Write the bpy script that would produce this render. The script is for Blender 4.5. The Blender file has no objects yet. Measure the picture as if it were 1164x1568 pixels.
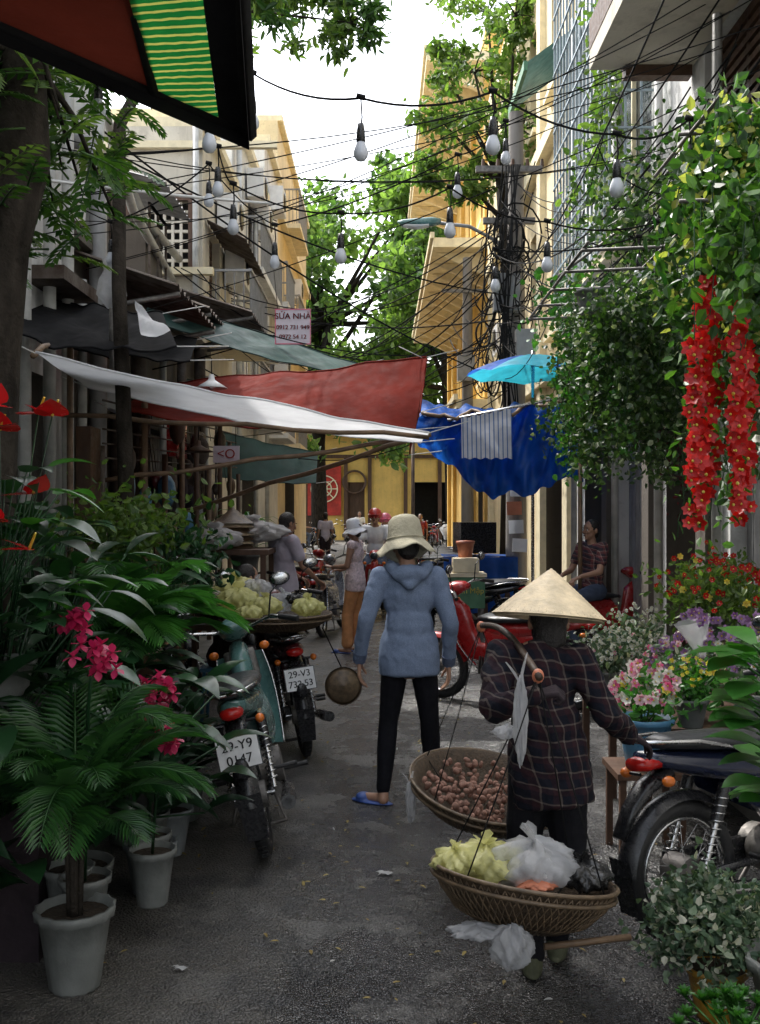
import bpy, math, random
import numpy as np
from mathutils import Vector as V, Matrix, Euler
random.seed(7); rng=np.random.default_rng(7)
R=math.radians
sc=bpy.context.scene
# ---------------------------------------------------------------- materials
def newmat(name):
    m=bpy.data.materials.new(name); m.use_nodes=True
    nt=m.node_tree; nt.nodes.clear()
    o=nt.nodes.new('ShaderNodeOutputMaterial'); p=nt.nodes.new('ShaderNodeBsdfPrincipled')
    nt.links.new(p.outputs[0],o.inputs[0]); return m,nt,p,o
def N(nt,t,**k):
    n=nt.nodes.new(t)
    for a,b in k.items(): setattr(n,a,b)
    return n
def mixc(nt,f,a,b,typ='MIX'):
    n=N(nt,'ShaderNodeMix',data_type='RGBA',blend_type=typ)
    for i,v in ((0,f),(6,a),(7,b)):
        if hasattr(v,'is_output'): nt.links.new(v,n.inputs[i])
        elif i==0: n.inputs[i].default_value=v
        else: n.inputs[i].default_value=(*v,1)
    return n.outputs[2]
def mth(nt,op,a,b=0.):
    n=N(nt,'ShaderNodeMath',operation=op)
    for i,v in ((0,a),(1,b)):
        if hasattr(v,'is_output'): nt.links.new(v,n.inputs[i])
        else: n.inputs[i].default_value=v
    return n.outputs[0]
def ramp(nt,f,stops):
    n=N(nt,'ShaderNodeValToRGB'); nt.links.new(f,n.inputs[0])
    e=n.color_ramp.elements
    while len(e)<len(stops): e.new(.5)
    for i,(p,c) in enumerate(stops):
        e[i].position=p; e[i].color=(*c,1) if not isinstance(c,(int,float)) else (c,c,c,1)
    return n.outputs[0]
def noise(nt,scale,det=4,sv=None,rough=.55):
    tc=N(nt,'ShaderNodeTexCoord'); src=tc.outputs['Object']
    if sv:
        mp=N(nt,'ShaderNodeMapping'); mp.inputs['Scale'].default_value=sv
        nt.links.new(src,mp.inputs[0]); src=mp.outputs[0]
    n=N(nt,'ShaderNodeTexNoise'); n.inputs['Scale'].default_value=scale; n.inputs['Detail'].default_value=det
    n.inputs['Roughness'].default_value=rough
    nt.links.new(src,n.inputs['Vector']); return n.outputs[0]
def bump(nt,p,h,strength,dist=.02):
    b=N(nt,'ShaderNodeBump'); b.inputs['Strength'].default_value=strength; b.inputs['Distance'].default_value=dist
    nt.links.new(h,b.inputs['Height']); nt.links.new(b.outputs[0],p.inputs['Normal'])
def mat(name,c,rough=.7,var=.25,scale=6,metal=0,bmp=.15,bs=40,c2=None,sv=None,coat=0,transl=0,spec=.5,clear=0,bsv=None):
    m,nt,p,o=newmat(name)
    n=noise(nt,scale,5,sv)
    a=tuple(x*(1-var) for x in c); b=c2 or tuple(min(1,x*(1+var)) for x in c)
    col=ramp(nt,n,[(.3,a),(.7,b)])
    nt.links.new(col,p.inputs['Base Color'])
    p.inputs['Metallic'].default_value=metal; p.inputs['Specular IOR Level'].default_value=spec
    r=ramp(nt,noise(nt,scale*3,3),[(.3,max(.03,rough-.12)),(.7,min(1,rough+.12))]); nt.links.new(r,p.inputs['Roughness'])
    if coat: p.inputs['Coat Weight'].default_value=coat
    if bmp: bump(nt,p,noise(nt,bs,4,bsv),bmp)
    out=p.outputs[0]
    if transl:
        t=N(nt,'ShaderNodeBsdfTranslucent'); nt.links.new(col,t.inputs[0])
        x=N(nt,'ShaderNodeMixShader'); x.inputs[0].default_value=transl
        nt.links.new(out,x.inputs[1]); nt.links.new(t.outputs[0],x.inputs[2]); out=x.outputs[0]
    if clear:
        t=N(nt,'ShaderNodeBsdfTransparent'); x=N(nt,'ShaderNodeMixShader'); x.inputs[0].default_value=clear
        nt.links.new(out,x.inputs[1]); nt.links.new(t.outputs[0],x.inputs[2]); out=x.outputs[0]
    nt.links.new(out,o.inputs[0])
    return m
def leafmat(name,c1,c2,trans=.35,rough=.4,c3=None,p3=.9,tint=(1.3,1.5,.6)):
    m,nt,p,o=newmat(name)
    g=N(nt,'ShaderNodeNewGeometry')
    st=[(0,c1),(.8,c2)]
    if c3: st=[(0,c1),(p3-.05,c2),(p3,c3)]
    col=ramp(nt,g.outputs['Random Per Island'],st)
    col=mixc(nt,.35,col,ramp(nt,noise(nt,3,3),[(.3,.25),(.7,1.)]),'MULTIPLY')
    nt.links.new(col,p.inputs['Base Color']); p.inputs['Roughness'].default_value=rough
    t=N(nt,'ShaderNodeBsdfTranslucent'); nt.links.new(mixc(nt,1,col,tint,'MULTIPLY'),t.inputs[0])
    x=N(nt,'ShaderNodeMixShader'); x.inputs[0].default_value=trans
    nt.links.new(p.outputs[0],x.inputs[1]); nt.links.new(t.outputs[0],x.inputs[2]); nt.links.new(x.outputs[0],o.inputs[0])
    return m
def wallmat(name,c,dirt=(.12,.11,.09),amt=.75,lo=.48,hi=.72):
    m,nt,p,o=newmat(name)
    base=ramp(nt,noise(nt,1.3,6),[(.3,tuple(x*.75 for x in c)),(.7,c)])
    st=mth(nt,'MULTIPLY',ramp(nt,noise(nt,1,6,(5,5,.5),.65),[(lo,0),(hi,1)]),ramp(nt,noise(nt,.6,5),[(.35,.15),(.65,amt)]))
    col=mixc(nt,st,base,dirt)
    col=mixc(nt,mth(nt,'MULTIPLY',ramp(nt,noise(nt,9,6),[(.58,0),(.66,1)]),.35),col,tuple(x*.5 for x in c))
    nt.links.new(col,p.inputs['Base Color']); p.inputs['Roughness'].default_value=.85
    bump(nt,p,noise(nt,30,6),.3); return m
def stripemat(name,c1,c2,freq,vec=(0,0,1),duty=.5,rough=.6,transl=0):
    m,nt,p,o=newmat(name)
    tc=N(nt,'ShaderNodeTexCoord'); d=N(nt,'ShaderNodeVectorMath',operation='DOT_PRODUCT')
    nt.links.new(tc.outputs['Object'],d.inputs[0]); d.inputs[1].default_value=vec
    f=mth(nt,'FRACT',mth(nt,'MULTIPLY',d.outputs['Value'],freq))
    col=mixc(nt,mth(nt,'GREATER_THAN',f,duty),c1,c2)
    col=mixc(nt,.4,col,ramp(nt,noise(nt,8,5),[(.3,.35),(.7,1.)]),'MULTIPLY')
    nt.links.new(col,p.inputs['Base Color']); p.inputs['Roughness'].default_value=rough
    if transl:
        t=N(nt,'ShaderNodeBsdfTranslucent'); nt.links.new(col,t.inputs[0])
        x=N(nt,'ShaderNodeMixShader'); x.inputs[0].default_value=transl
        nt.links.new(p.outputs[0],x.inputs[1]); nt.links.new(t.outputs[0],x.inputs[2]); nt.links.new(x.outputs[0],o.inputs[0])
    return m
def plaidmat(name,base,c1,c2,freq=14):
    m,nt,p,o=newmat(name)
    tc=N(nt,'ShaderNodeTexCoord')
    ds=N(nt,'ShaderNodeVectorMath',operation='ADD'); nn=N(nt,'ShaderNodeTexNoise'); nn.inputs['Scale'].default_value=7; nt.links.new(tc.outputs['Object'],nn.inputs['Vector'])
    sc_=N(nt,'ShaderNodeVectorMath',operation='SCALE'); nt.links.new(nn.outputs['Color'],sc_.inputs[0]); sc_.inputs['Scale'].default_value=.05
    nt.links.new(tc.outputs['Object'],ds.inputs[0]); nt.links.new(sc_.outputs[0],ds.inputs[1])
    def st(vec,fr,th):
        d=N(nt,'ShaderNodeVectorMath',operation='DOT_PRODUCT'); nt.links.new(ds.outputs[0],d.inputs[0]); d.inputs[1].default_value=vec
        return mth(nt,'GREATER_THAN',mth(nt,'FRACT',mth(nt,'MULTIPLY',mth(nt,'ADD',d.outputs['Value'],20),fr)),th)
    h=(.9,.45,.1); v=(.1,-.1,1)
    col=mixc(nt,mth(nt,'MULTIPLY',mth(nt,'ADD',st(h,freq,.55),st(v,freq,.55)),.45),base,c1)
    col=mixc(nt,mth(nt,'MULTIPLY',mth(nt,'MAXIMUM',st(h,freq,.9),st(v,freq,.9)),.35),col,c2)
    col=mixc(nt,mth(nt,'MULTIPLY',mth(nt,'MULTIPLY',st(h,freq,.88),st(v,freq,.88)),.6),col,c2)
    nt.links.new(col,p.inputs['Base Color']); p.inputs['Roughness'].default_value=.95; p.inputs['Specular IOR Level'].default_value=.2
    bump(nt,p,noise(nt,14,3),.5,.03); return m
M={}
def ground_mat():
    m,nt,p,o=newmat('wet_asphalt')
    big=noise(nt,.9,6); fine=noise(nt,170,2); med=noise(nt,5,7,None,.65)
    col=ramp(nt,big,[(.3,(.026,.026,.029)),(.55,(.048,.048,.049)),(.75,(.08,.077,.072))])
    col=mixc(nt,.6,col,ramp(nt,noise(nt,60,4),[(.35,.2),(.65,1.)]),'MULTIPLY')
    col=mixc(nt,mth(nt,'MULTIPLY',ramp(nt,fine,[(.59,0),(.65,1)]),.7),col,(.28,.28,.27))
    tc=N(nt,'ShaderNodeTexCoord'); sx=N(nt,'ShaderNodeSeparateXYZ'); nt.links.new(tc.outputs['Object'],sx.inputs[0])
    e=mth(nt,'ADD',sx.outputs[0],mth(nt,'MULTIPLY',mth(nt,'SUBTRACT',med,.5),1.6))
    d=ramp(nt,mth(nt,'MULTIPLY',e,-1.),[(.2,0),(.8,1)])
    col=mixc(nt,mth(nt,'MULTIPLY',d,.6),col,(.12,.108,.09))
    pz=ramp(nt,noise(nt,2.3,7,None,.7),[(.53,0),(.60,1)])
    col=mixc(nt,mth(nt,'MULTIPLY',pz,.45),col,(.13,.125,.115))
    dk=ramp(nt,noise(nt,1.6,7,None,.7),[(.40,1),(.48,0)])
    col=mixc(nt,mth(nt,'MULTIPLY',dk,.65),col,(.015,.015,.017))
    nt.links.new(col,p.inputs['Base Color'])
    r=ramp(nt,med,[(.38,.08),(.62,.34)]); r2=mth(nt,'ADD',mth(nt,'ADD',r,mth(nt,'MULTIPLY',d,.3)),mth(nt,'MULTIPLY',pz,.2)); nt.links.new(r2,p.inputs['Roughness'])
    vo=N(nt,'ShaderNodeTexVoronoi'); vo.inputs['Scale'].default_value=95; nt.links.new(tc.outputs['Object'],vo.inputs['Vector'])
    h=mth(nt,'ADD',mth(nt,'MULTIPLY',vo.outputs['Distance'],-.9),mth(nt,'MULTIPLY',noise(nt,9,5),1.4))
    bump(nt,p,h,.9,.012); p.inputs['Specular IOR Level'].default_value=.75; return m
M['asphalt']=ground_mat()
M['pave']=mat('concrete_pavement',(.2,.19,.17),.8,.35,3,bs=60,bmp=.3)
M['kerb']=mat('kerb_stone',(.25,.24,.21),.8,.3,5)
M['wall_white']=wallmat('weathered_white_plaster',(.76,.76,.75),(.18,.17,.15))
M['wall_beige']=wallmat('stained_beige_plaster',(.66,.61,.51),(.2,.17,.13),lo=.5,hi=.8)
M['wall_yel']=wallmat('yellow_plaster',(.80,.53,.15),(.3,.2,.1),.4)
M['wall_ypale']=wallmat('pale_yellow_plaster',(.82,.68,.42),(.35,.27,.16),.45)
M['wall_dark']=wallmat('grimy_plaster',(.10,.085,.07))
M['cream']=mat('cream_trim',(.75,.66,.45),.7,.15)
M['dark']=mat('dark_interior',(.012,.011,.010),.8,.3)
M['glass']=mat('window_glass',(.03,.035,.04),.12,.2,bmp=0)
M['brownw']=mat('brown_wood',(.08,.04,.022),.6,.35,8,sv=(1,1,.2))
M['reddoor']=mat('red_lacquer_panel',(.42,.03,.02),.6,.3,4)
M['grey']=mat('grey_paint',(.25,.25,.25),.5,.2)
M['pvc']=mat('pvc_pipe',(.42,.42,.40),.4,.25)
M['blk']=mat('black_rubber',(.012,.012,.013),.55,.3,30,bmp=.2)
M['blkp']=mat('black_plastic',(.015,.015,.017),.28,.3,20,bmp=.03)
M['chrome']=mat('chrome',(.5,.5,.5),.22,.15,20,metal=1,bmp=.03)
M['steel']=mat('dull_steel',(.16,.15,.14),.55,.4,20,metal=.6)
M['white']=mat('white_paint',(.7,.7,.7),.45,.12)
M['signw']=mat('faded_sign_board',(.62,.55,.62),.5,.12)
M['red']=mat('red_lens',(.4,.012,.01),.15,.1,bmp=0)
M['orange']=mat('orange_lens',(.55,.14,.02),.2,.1,bmp=0)
M['rust']=mat('rusty_sheet',(.09,.055,.035),.85,.5,5,c2=(.15,.13,.115),bmp=.3,spec=.2)
M['bamboo']=mat('bamboo',(.15,.095,.055),.6,.4,9)
M['dkpole']=mat('dark_worn_bamboo',(.05,.03,.018),.6,.4,9)
M['bark']=mat('bark',(.032,.027,.022),.95,.5,14,bmp=.8,bs=25,sv=(1,1,.35),spec=.1)
M['pole']=wallmat('pole_concrete',(.24,.22,.20),(.07,.06,.05),.8)
M['t_white']=mat('white_tarpaulin',(.74,.75,.77),.5,.1,4,bmp=.25,bs=12,transl=.45)
M['t_red']=mat('brick_red_tarpaulin',(.17,.022,.015),.8,.3,3,bmp=.3,bs=10,transl=.3,spec=.08)
M['t_green']=mat('green_tarpaulin',(.035,.08,.07),.6,.3,3,bmp=.3,bs=10,transl=.3)
M['t_blue']=mat('blue_tarpaulin',(.012,.10,.42),.4,.35,4,bmp=.5,bs=9,transl=.45)
M['t_cyan']=mat('cyan_canvas',(.03,.36,.46),.5,.25,4,transl=.5)
M['t_black']=mat('black_tarpaulin',(.010,.010,.011),.95,.3,4,bmp=.1,bs=10,spec=.08)
M['t_dred']=mat('dark_red_canvas',(.10,.018,.010),.9,.25,3,transl=.2,spec=.1)
M['gstripe']=stripemat('green_yellow_striped_canvas',(.012,.20,.035),(.62,.62,.13),30,(.35,1,0),.7,transl=.5)
M['bulb']=mat('bulb_glass',(.50,.53,.58),.12,.05,bmp=0,coat=.5)
M['cable']=mat('cable_black',(.010,.010,.010),.9,.2,bmp=0,spec=.15)
M['cablew']=mat('cable_white',(.6,.6,.58),.5,.1)
M['pot']=mat('grey_plastic_pot',(.14,.15,.14),.45,.35,5,c2=(.21,.22,.21))
M['potw']=mat('whitish_plastic_pot',(.22,.24,.25),.4,.3,5)
M['gold']=mat('gold_foil_wrap',(.45,.24,.03),.4,.3,12,bmp=.6,bs=25)
M['soil']=mat('soil',(.04,.028,.018),.95,.4,30,bmp=.8)
M['straw']=mat('palm_leaf_straw',(.66,.54,.36),.6,.25,14,bmp=.3,bs=60)
M['strawl']=mat('straw_rib',(.40,.30,.17),.6,.2,14)
M['basket']=mat('bamboo_wicker',(.06,.038,.02),.6,.5,60,bmp=.6,bs=120)
M['basketl']=mat('bamboo_rim',(.115,.078,.045),.5,.45,30)
M['plastic']=mat('clear_white_plastic_bag',(.62,.63,.65),.2,.15,9,bmp=.7,bs=22,transl=.35,clear=.5)
M['plastico']=mat('white_bundle_cloth',(.55,.55,.55),.5,.2,9,bmp=.6,bs=18,transl=.3)
M['plasticy']=mat('yellow_plastic_bag',(.70,.68,.30),.3,.2,9,bmp=.7,bs=22,transl=.4,clear=.15)
M['plasticb']=mat('black_plastic_bag',(.02,.02,.02),.25,.3,9,bmp=.6,bs=18)
M['taro']=mat('taro_roots',(.24,.13,.095),.85,.45,40,bmp=.5)
M['bucket']=mat('blue_bucket',(.08,.22,.36),.35,.15)
M['skin']=mat('skin',(.34,.19,.125),.5,.08,20,bmp=.03)
M['hair']=mat('black_hair',(.012,.009,.008),.4,.3,60,bmp=.5,bs=150,sv=(1,1,.15))
M['hood']=mat('heather_blue_jersey',(.135,.175,.265),.95,.16,240,bmp=.8,bs=9,c2=(.19,.24,.34),spec=.12,bsv=(1,1,.5))
M['hoodd']=mat('jersey_seam',(.08,.10,.16),.95,.2,40)
M['legg']=mat('black_leggings',(.006,.006,.009),.85,.3,10,bmp=.2,bs=20,spec=.2)
M['trou']=mat('black_trousers',(.009,.009,.012),.9,.3,10,bmp=.4,bs=14,spec=.2)
M['bhat']=mat('khaki_cotton',(.42,.385,.28),.9,.15,12,bmp=.3,bs=60)
M['slip']=mat('blue_slipper',(.03,.07,.25),.5,.3,20)
M['shoe']=mat('olive_canvas_shoe',(.09,.095,.055),.8,.3,20)
M['lav']=mat('lavender_cotton',(.48,.45,.54),.9,.1,12,bmp=.4,bs=18)
M['cot']=mat('pale_patterned_cotton',(.62,.5,.5),.9,.35,40,bmp=.4,bs=18)
M['peach']=mat('orange_cotton',(.55,.25,.10),.9,.2,12,bmp=.4,bs=18)
M['dkcl']=mat('dark_cotton',(.03,.022,.026),.9,.2,12,bmp=.4,bs=18,spec=.2)
M['denim']=mat('denim',(.05,.07,.12),.9,.2,12,bmp=.4,bs=18)
M['redc']=mat('red_gloss',(.34,.018,.018),.28,.2,coat=.5,bmp=0)
M['pinkc']=mat('pink_gloss',(.6,.12,.2),.3,.15,coat=.5,bmp=0)
M['teal']=mat('teal_paint',(.08,.17,.16),.28,.25,coat=.4,bmp=0)
M['black']=mat('black_paint',(.012,.012,.014),.2,.2,coat=.6,bmp=0)
M['maroon']=mat('maroon_paint',(.08,.012,.015),.28,.2,coat=.4,bmp=0)
M['navy']=mat('navy_paint',(.010,.015,.04),.2,.2,coat=.6,bmp=0)
M['silver']=mat('silver_paint',(.4,.4,.42),.25,.1,coat=.5,bmp=0,metal=.6)
M['cage']=mat('blue_grey_painted_steel',(.26,.32,.36),.5,.2)
M['seat']=mat('seat_vinyl',(.02,.022,.025),.42,.3,12,bmp=.15)
M['plaid']=plaidmat('dark_plaid_flannel',(.007,.008,.014),(.028,.011,.014),(.15,.13,.11),19)
M['plaid2']=plaidmat('red_plaid_shirt',(.05,.04,.05),(.2,.06,.06),(.4,.35,.3),18)
M['gbox']=mat('green_painted_box',(.07,.19,.10),.5,.2)
M['obuck']=mat('terracotta_plastic',(.5,.17,.09),.5,.2)
M['l_far']=leafmat('far_tree_leaves',(.09,.17,.04),(.22,.33,.11),.55,.5)
M['l_far2']=leafmat('far_tree_dark_leaves',(.04,.10,.03),(.13,.22,.07),.5,.5)
M['l_mid']=leafmat('street_tree_leaves',(.05,.11,.025),(.15,.23,.055),.5,.45)
M['l_near']=leafmat('overhanging_leaves',(.02,.07,.015),(.08,.18,.03),.4,.4)
M['l_vine']=leafmat('vine_leaves',(.015,.045,.014),(.065,.13,.03),.35,.4,(.26,.3,.19),.93)
M['l_var']=leafmat('variegated_leaves',(.015,.06,.018),(.075,.17,.03),.4,.35,(.40,.41,.12),.84)
M['l_dark']=leafmat('dark_glossy_leaves',(.008,.03,.012),(.025,.085,.03),.2,.3)
M['l_palm']=leafmat('palm_leaflets',(.012,.05,.015),(.04,.13,.03),.3,.35)
M['l_bright']=leafmat('bright_glossy_leaves',(.03,.13,.02),(.07,.23,.04),.3,.28)
M['l_grey']=leafmat('grey_green_leaves',(.04,.09,.05),(.13,.19,.11),.2,.5,(.42,.42,.34),.86)
M['f_red']=leafmat('red_petals',(.40,.003,.004),(.62,.012,.008),.3,.4,tint=(1.2,1,.6))
M['f_pink']=leafmat('magenta_petals',(.5,.01,.08),(.75,.05,.18),.3,.4,tint=(1,1,1))
M['f_lpink']=leafmat('pale_pink_petals',(.7,.3,.4),(.8,.65,.65),.3,.5,(.7,.1,.25),.7,tint=(1,1,1))
M['f_white']=leafmat('white_petals',(.6,.62,.55),(.8,.8,.72),.3,.5,tint=(1,1,1))
M['f_yel']=leafmat('yellow_petals',(.7,.45,.04),(.8,.7,.15),.3,.5)
M['f_pur']=leafmat('purple_petals',(.18,.06,.22),(.4,.25,.45),.3,.5,tint=(1,1,1))
M['f_dark']=leafmat('dark_red_petals',(.05,.006,.012),(.12,.01,.02),.3,.5)
M['anth']=mat('anthurium_spathe',(.5,.012,.014),.2,.2,coat=.5,bmp=0,transl=.2)
M['litter']=leafmat('fallen_leaves',(.22,.15,.05),(.36,.28,.09),.1,.7,(.5,.5,.5),.96)

# ---------------------------------------------------------------- mesh builder
class B:
    def __init__(s): s.v=[];s.f=[];s.m=[];s.sm=[];s.mats=[];s.M=None
    def mi(s,m):
        m=M[m] if isinstance(m,str) else m
        if m not in s.mats: s.mats.append(m)
        return s.mats.index(m)
    def add(s,vs,fs,m,sm=False):
        o=len(s.v)
        if s.M is not None: vs=[tuple(s.M@V(v)) for v in vs]
        s.v.extend([tuple(v) for v in vs]); k=s.mi(m)
        for f in fs: s.f.append([i+o for i in f])
        s.m.extend([k]*len(fs)); s.sm.extend([sm]*len(fs))
    def box(s,c,size,m,rot=(0,0,0)):
        x,y,z=[a/2 for a in size]; E=Euler(rot).to_matrix(); c=V(c)
        vs=[c+E@V((i*x,j*y,k*z)) for i in(-1,1) for j in(-1,1) for k in(-1,1)]
        s.add(vs,[(0,1,3,2),(4,6,7,5),(0,4,5,1),(2,3,7,6),(0,2,6,4),(1,5,7,3)],m)
    def cyl(s,a,b,r1,r2,m,n=10,sm=True):
        a=V(a);b=V(b); d=(b-a)
        if d.length<1e-6: return
        d.normalize(); u=d.orthogonal().normalized(); w=d.cross(u)
        vs=[];
        for c,r in((a,r1),(b,r2)):
            for i in range(n):
                t=2*math.pi*i/n; vs.append(c+u*math.cos(t)*r+w*math.sin(t)*r)
        fs=[(i,(i+1)%n,n+(i+1)%n,n+i) for i in range(n)]
        s.add(vs,fs,m,sm); s.add(vs,[tuple(range(n))[::-1],tuple(range(n,2*n))],m)
    def tube(s,pts,r,m,n=5):
        pts=[V(p) for p in pts]; k=len(pts); rs=r if isinstance(r,(list,tuple)) else [r]*k
        vs=[];u=None
        for i,p in enumerate(pts):
            d=(pts[min(i+1,k-1)]-pts[max(i-1,0)]); d=d.normalized() if d.length>1e-7 else V((0,0,1))
            if u is None: u=d.orthogonal().normalized()
            else:
                u=u-d*u.dot(d); u=u.normalized() if u.length>1e-5 else d.orthogonal().normalized()
            w=d.cross(u)
            for j in range(n):
                t=2*math.pi*j/n; vs.append(p+(u*math.cos(t)+w*math.sin(t))*rs[i])
        fs=[(i*n+j,i*n+(j+1)%n,(i+1)*n+(j+1)%n,(i+1)*n+j) for i in range(k-1) for j in range(n)]
        fs+= [tuple(range(n))[::-1],tuple(range((k-1)*n,k*n))]
        s.add(vs,fs,m,True)
    def lathe(s,prof,m,c=(0,0,0),E=None,n=24,sm=True,wob=0):
        E=E or Matrix.Identity(3); c=V(c); vs=[]
        for r,z in prof:
            for j in range(n):
                t=2*math.pi*j/n; rr=r*(1+wob*math.cos(t*n/2)); vs.append(c+E@V((rr*math.cos(t),rr*math.sin(t),z)))
        k=len(prof)
        fs=[(i*n+j,i*n+(j+1)%n,(i+1)*n+(j+1)%n,(i+1)*n+j) for i in range(k-1) for j in range(n)]
        s.add(vs,fs,m,sm)
    def ball(s,c,r,m,E=None,n=12,k=8):
        if not isinstance(r,(tuple,list)): r=(r,r,r)
        E=E or Matrix.Identity(3); c=V(c); vs=[c+E@V((0,0,r[2]))]
        for i in range(1,k):
            a=math.pi*i/k
            for j in range(n):
                t=2*math.pi*j/n; vs.append(c+E@V((r[0]*math.sin(a)*math.cos(t),r[1]*math.sin(a)*math.sin(t),r[2]*math.cos(a))))
        vs.append(c+E@V((0,0,-r[2]))); L=len(vs)-1
        fs=[(0,1+j,1+(j+1)%n) for j in range(n)]
        fs+=[(1+i*n+j,1+(i+1)*n+j,1+(i+1)*n+(j+1)%n,1+i*n+(j+1)%n) for i in range(k-2) for j in range(n)]
        fs+=[(L,1+(k-2)*n+(j+1)%n,1+(k-2)*n+j) for j in range(n)]
        s.add(vs,fs,m,True)
    def cap(s,a,b,ra,rb,m='skin'):
        s.cyl(a,b,ra,rb,m,12); s.ball(a,ra,m); s.ball(b,rb,m)
    def sheet(s,fn,nu,nv,m,sm=True):
        vs=[fn(i/nu,j/nv) for i in range(nu+1) for j in range(nv+1)]
        s.add(vs,[(i*(nv+1)+j,(i+1)*(nv+1)+j,(i+1)*(nv+1)+j+1,i*(nv+1)+j+1) for i in range(nu) for j in range(nv)],m,sm)
    def loft(s,secs,m,n=14,e=2.4):
        vs=[];k=len(secs)
        for i,(x,z,w,h) in enumerate(secs):
            a=secs[max(i-1,0)];b=secs[min(i+1,k-1)]; d=V((b[0]-a[0],0,b[1]-a[1])).normalized(); up=V((-d.z,0,d.x))
            if up.z<0: up=-up
            for j in range(n):
                t=2*math.pi*j/n; ct,st=math.cos(t),math.sin(t)
                cx=math.copysign(abs(ct)**(2/e),ct)*w; cz=math.copysign(abs(st)**(2/e),st)*h
                vs.append(V((x,0,z))+V((0,1,0))*cx+up*cz)
        fs=[(i*n+j,i*n+(j+1)%n,(i+1)*n+(j+1)%n,(i+1)*n+j) for i in range(k-1) for j in range(n)]
        fs+=[tuple(range(n))[::-1],tuple(range((k-1)*n,k*n))]
        s.add(vs,fs,m,True)
    def cloud(s,P,size,m,ratio=.5,droop=0,flat=0):
        P=np.asarray(P,float); n=len(P)
        if not n: return
        d=rng.normal(size=(n,3)); d[:,2]=d[:,2]*(1-flat)-droop; d/=np.linalg.norm(d,axis=1)[:,None]+1e-9
        q=rng.normal(size=(n,3)); 
        if flat: q=q*(1-flat)+np.array([0,0,1.])*flat*2
        w=np.cross(d,q); w/=np.linalg.norm(w,axis=1)[:,None]+1e-9; nn=np.cross(w,d)
        L=(size*rng.uniform(.6,1.35,n))[:,None]; W=w*L*ratio*.5
        a=P; c=P+d*L-nn*L*.12
        l1=P+d*L*.25+W*.9+nn*L*.06; l2=P+d*L*.62+W*.8+nn*L*.03; r1=P+d*L*.25-W*.9+nn*L*.06; r2=P+d*L*.62-W*.8+nn*L*.03
        vs=np.stack([a,l1,l2,c,r2,r1],1).reshape(-1,3); o=len(s.v); k=s.mi(m)
        s.v.extend(map(tuple,vs.tolist()))
        for i in range(n):
            b=o+6*i; s.f.append([b,b+1,b+2,b+3]); s.f.append([b,b+3,b+4,b+5])
        s.m.extend([k]*(2*n)); s.sm.extend([False]*(2*n))
    def leaf(s,p,d,L,W,m,bend=.6,fold=.25,shape=(0.05,.7,1,.85,.45,0),up=(0,0,1)):
        p=V(p);d=V(d).normalized(); side=d.cross(V(up)); side=side.normalized() if side.length>.01 else V((1,0,0))
        n=len(shape)-1; vs=[]
        for i in range(n+1):
            t=i/n; dd=(d+V((0,0,-1))*bend*t).normalized(); nr=side.cross(dd).normalized(); w=shape[i]*W/2
            vs+=[p+side*w+nr*fold*w,p.copy(),p-side*w+nr*fold*w]; p=p+dd*(L/n)
        fs=[]
        for i in range(n): fs+=[(3*i,3*i+1,3*i+4,3*i+3),(3*i+1,3*i+2,3*i+5,3*i+4)]
        s.add(vs,fs,m,True)
    def frond(s,p,d,L,m,n=22,ll=.2,bend=.9,lw=.02,sw=1.0):
        p=V(p);d=V(d).normalized(); side=d.cross(V((0,0,1))); side=side.normalized() if side.length>.01 else V((1,0,0))
        pts=[]
        for i in range(n+1):
            t=i/n; dd=(d+V((0,0,-1))*bend*t*t).normalized(); pts.append(p.copy())
            if t>.12:
                l=ll*math.sin(math.pi*min(1,(t*.85+.15)))**.6*random.uniform(.85,1.1)
                nr=side.cross(dd).normalized()
                for sg in(-1,1):
                    ld=(side*sg*sw+dd*(.5+t*.6)+nr*.25+V((0,0,-.15))).normalized(); wv=ld.cross(nr).normalized()*lw
                    e=p+ld*l+V((0,0,-.22*l)); mdl=p+ld*l*.5
                    s.add([p,mdl+wv,e,mdl-wv],[(0,1,2),(0,2,3)],m)
            p=p+dd*(L/n)
        s.tube(pts,[.006*(1-.8*i/n) for i in range(n+1)],m,4)
    def done(s,name,parent=None,mods=None):
        me=bpy.data.meshes.new(name); me.from_pydata(s.v,[],s.f)
        for m in s.mats: me.materials.append(m)
        me.polygons.foreach_set('material_index',s.m); me.polygons.foreach_set('use_smooth',s.sm); me.update()
        o=bpy.data.objects.new(name,me); sc.collection.objects.link(o)
        if parent: 
            o.parent=parent; o.matrix_parent_inverse=Matrix.Translation(parent.location).inverted()
        return o
def empty(name,loc=(0,0,0)):
    e=bpy.data.objects.new(name,None); e.location=loc; e.empty_display_size=.2; sc.collection.objects.link(e); return e
def text(name,body,size,loc,rot,m,parent=None,align='CENTER'):
    c=bpy.data.curves.new(name,'FONT'); c.body=body; c.size=size; c.extrude=.0008; c.align_x=align; c.align_y='CENTER'
    c.materials.append(M[m]); o=bpy.data.objects.new(name,c); sc.collection.objects.link(o)
    o.matrix_world=Matrix.Translation(loc)@rot.to_4x4()
    if parent: o.parent=parent; o.matrix_parent_inverse=Matrix.Translation(parent.location).inverted()
    return o
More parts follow.
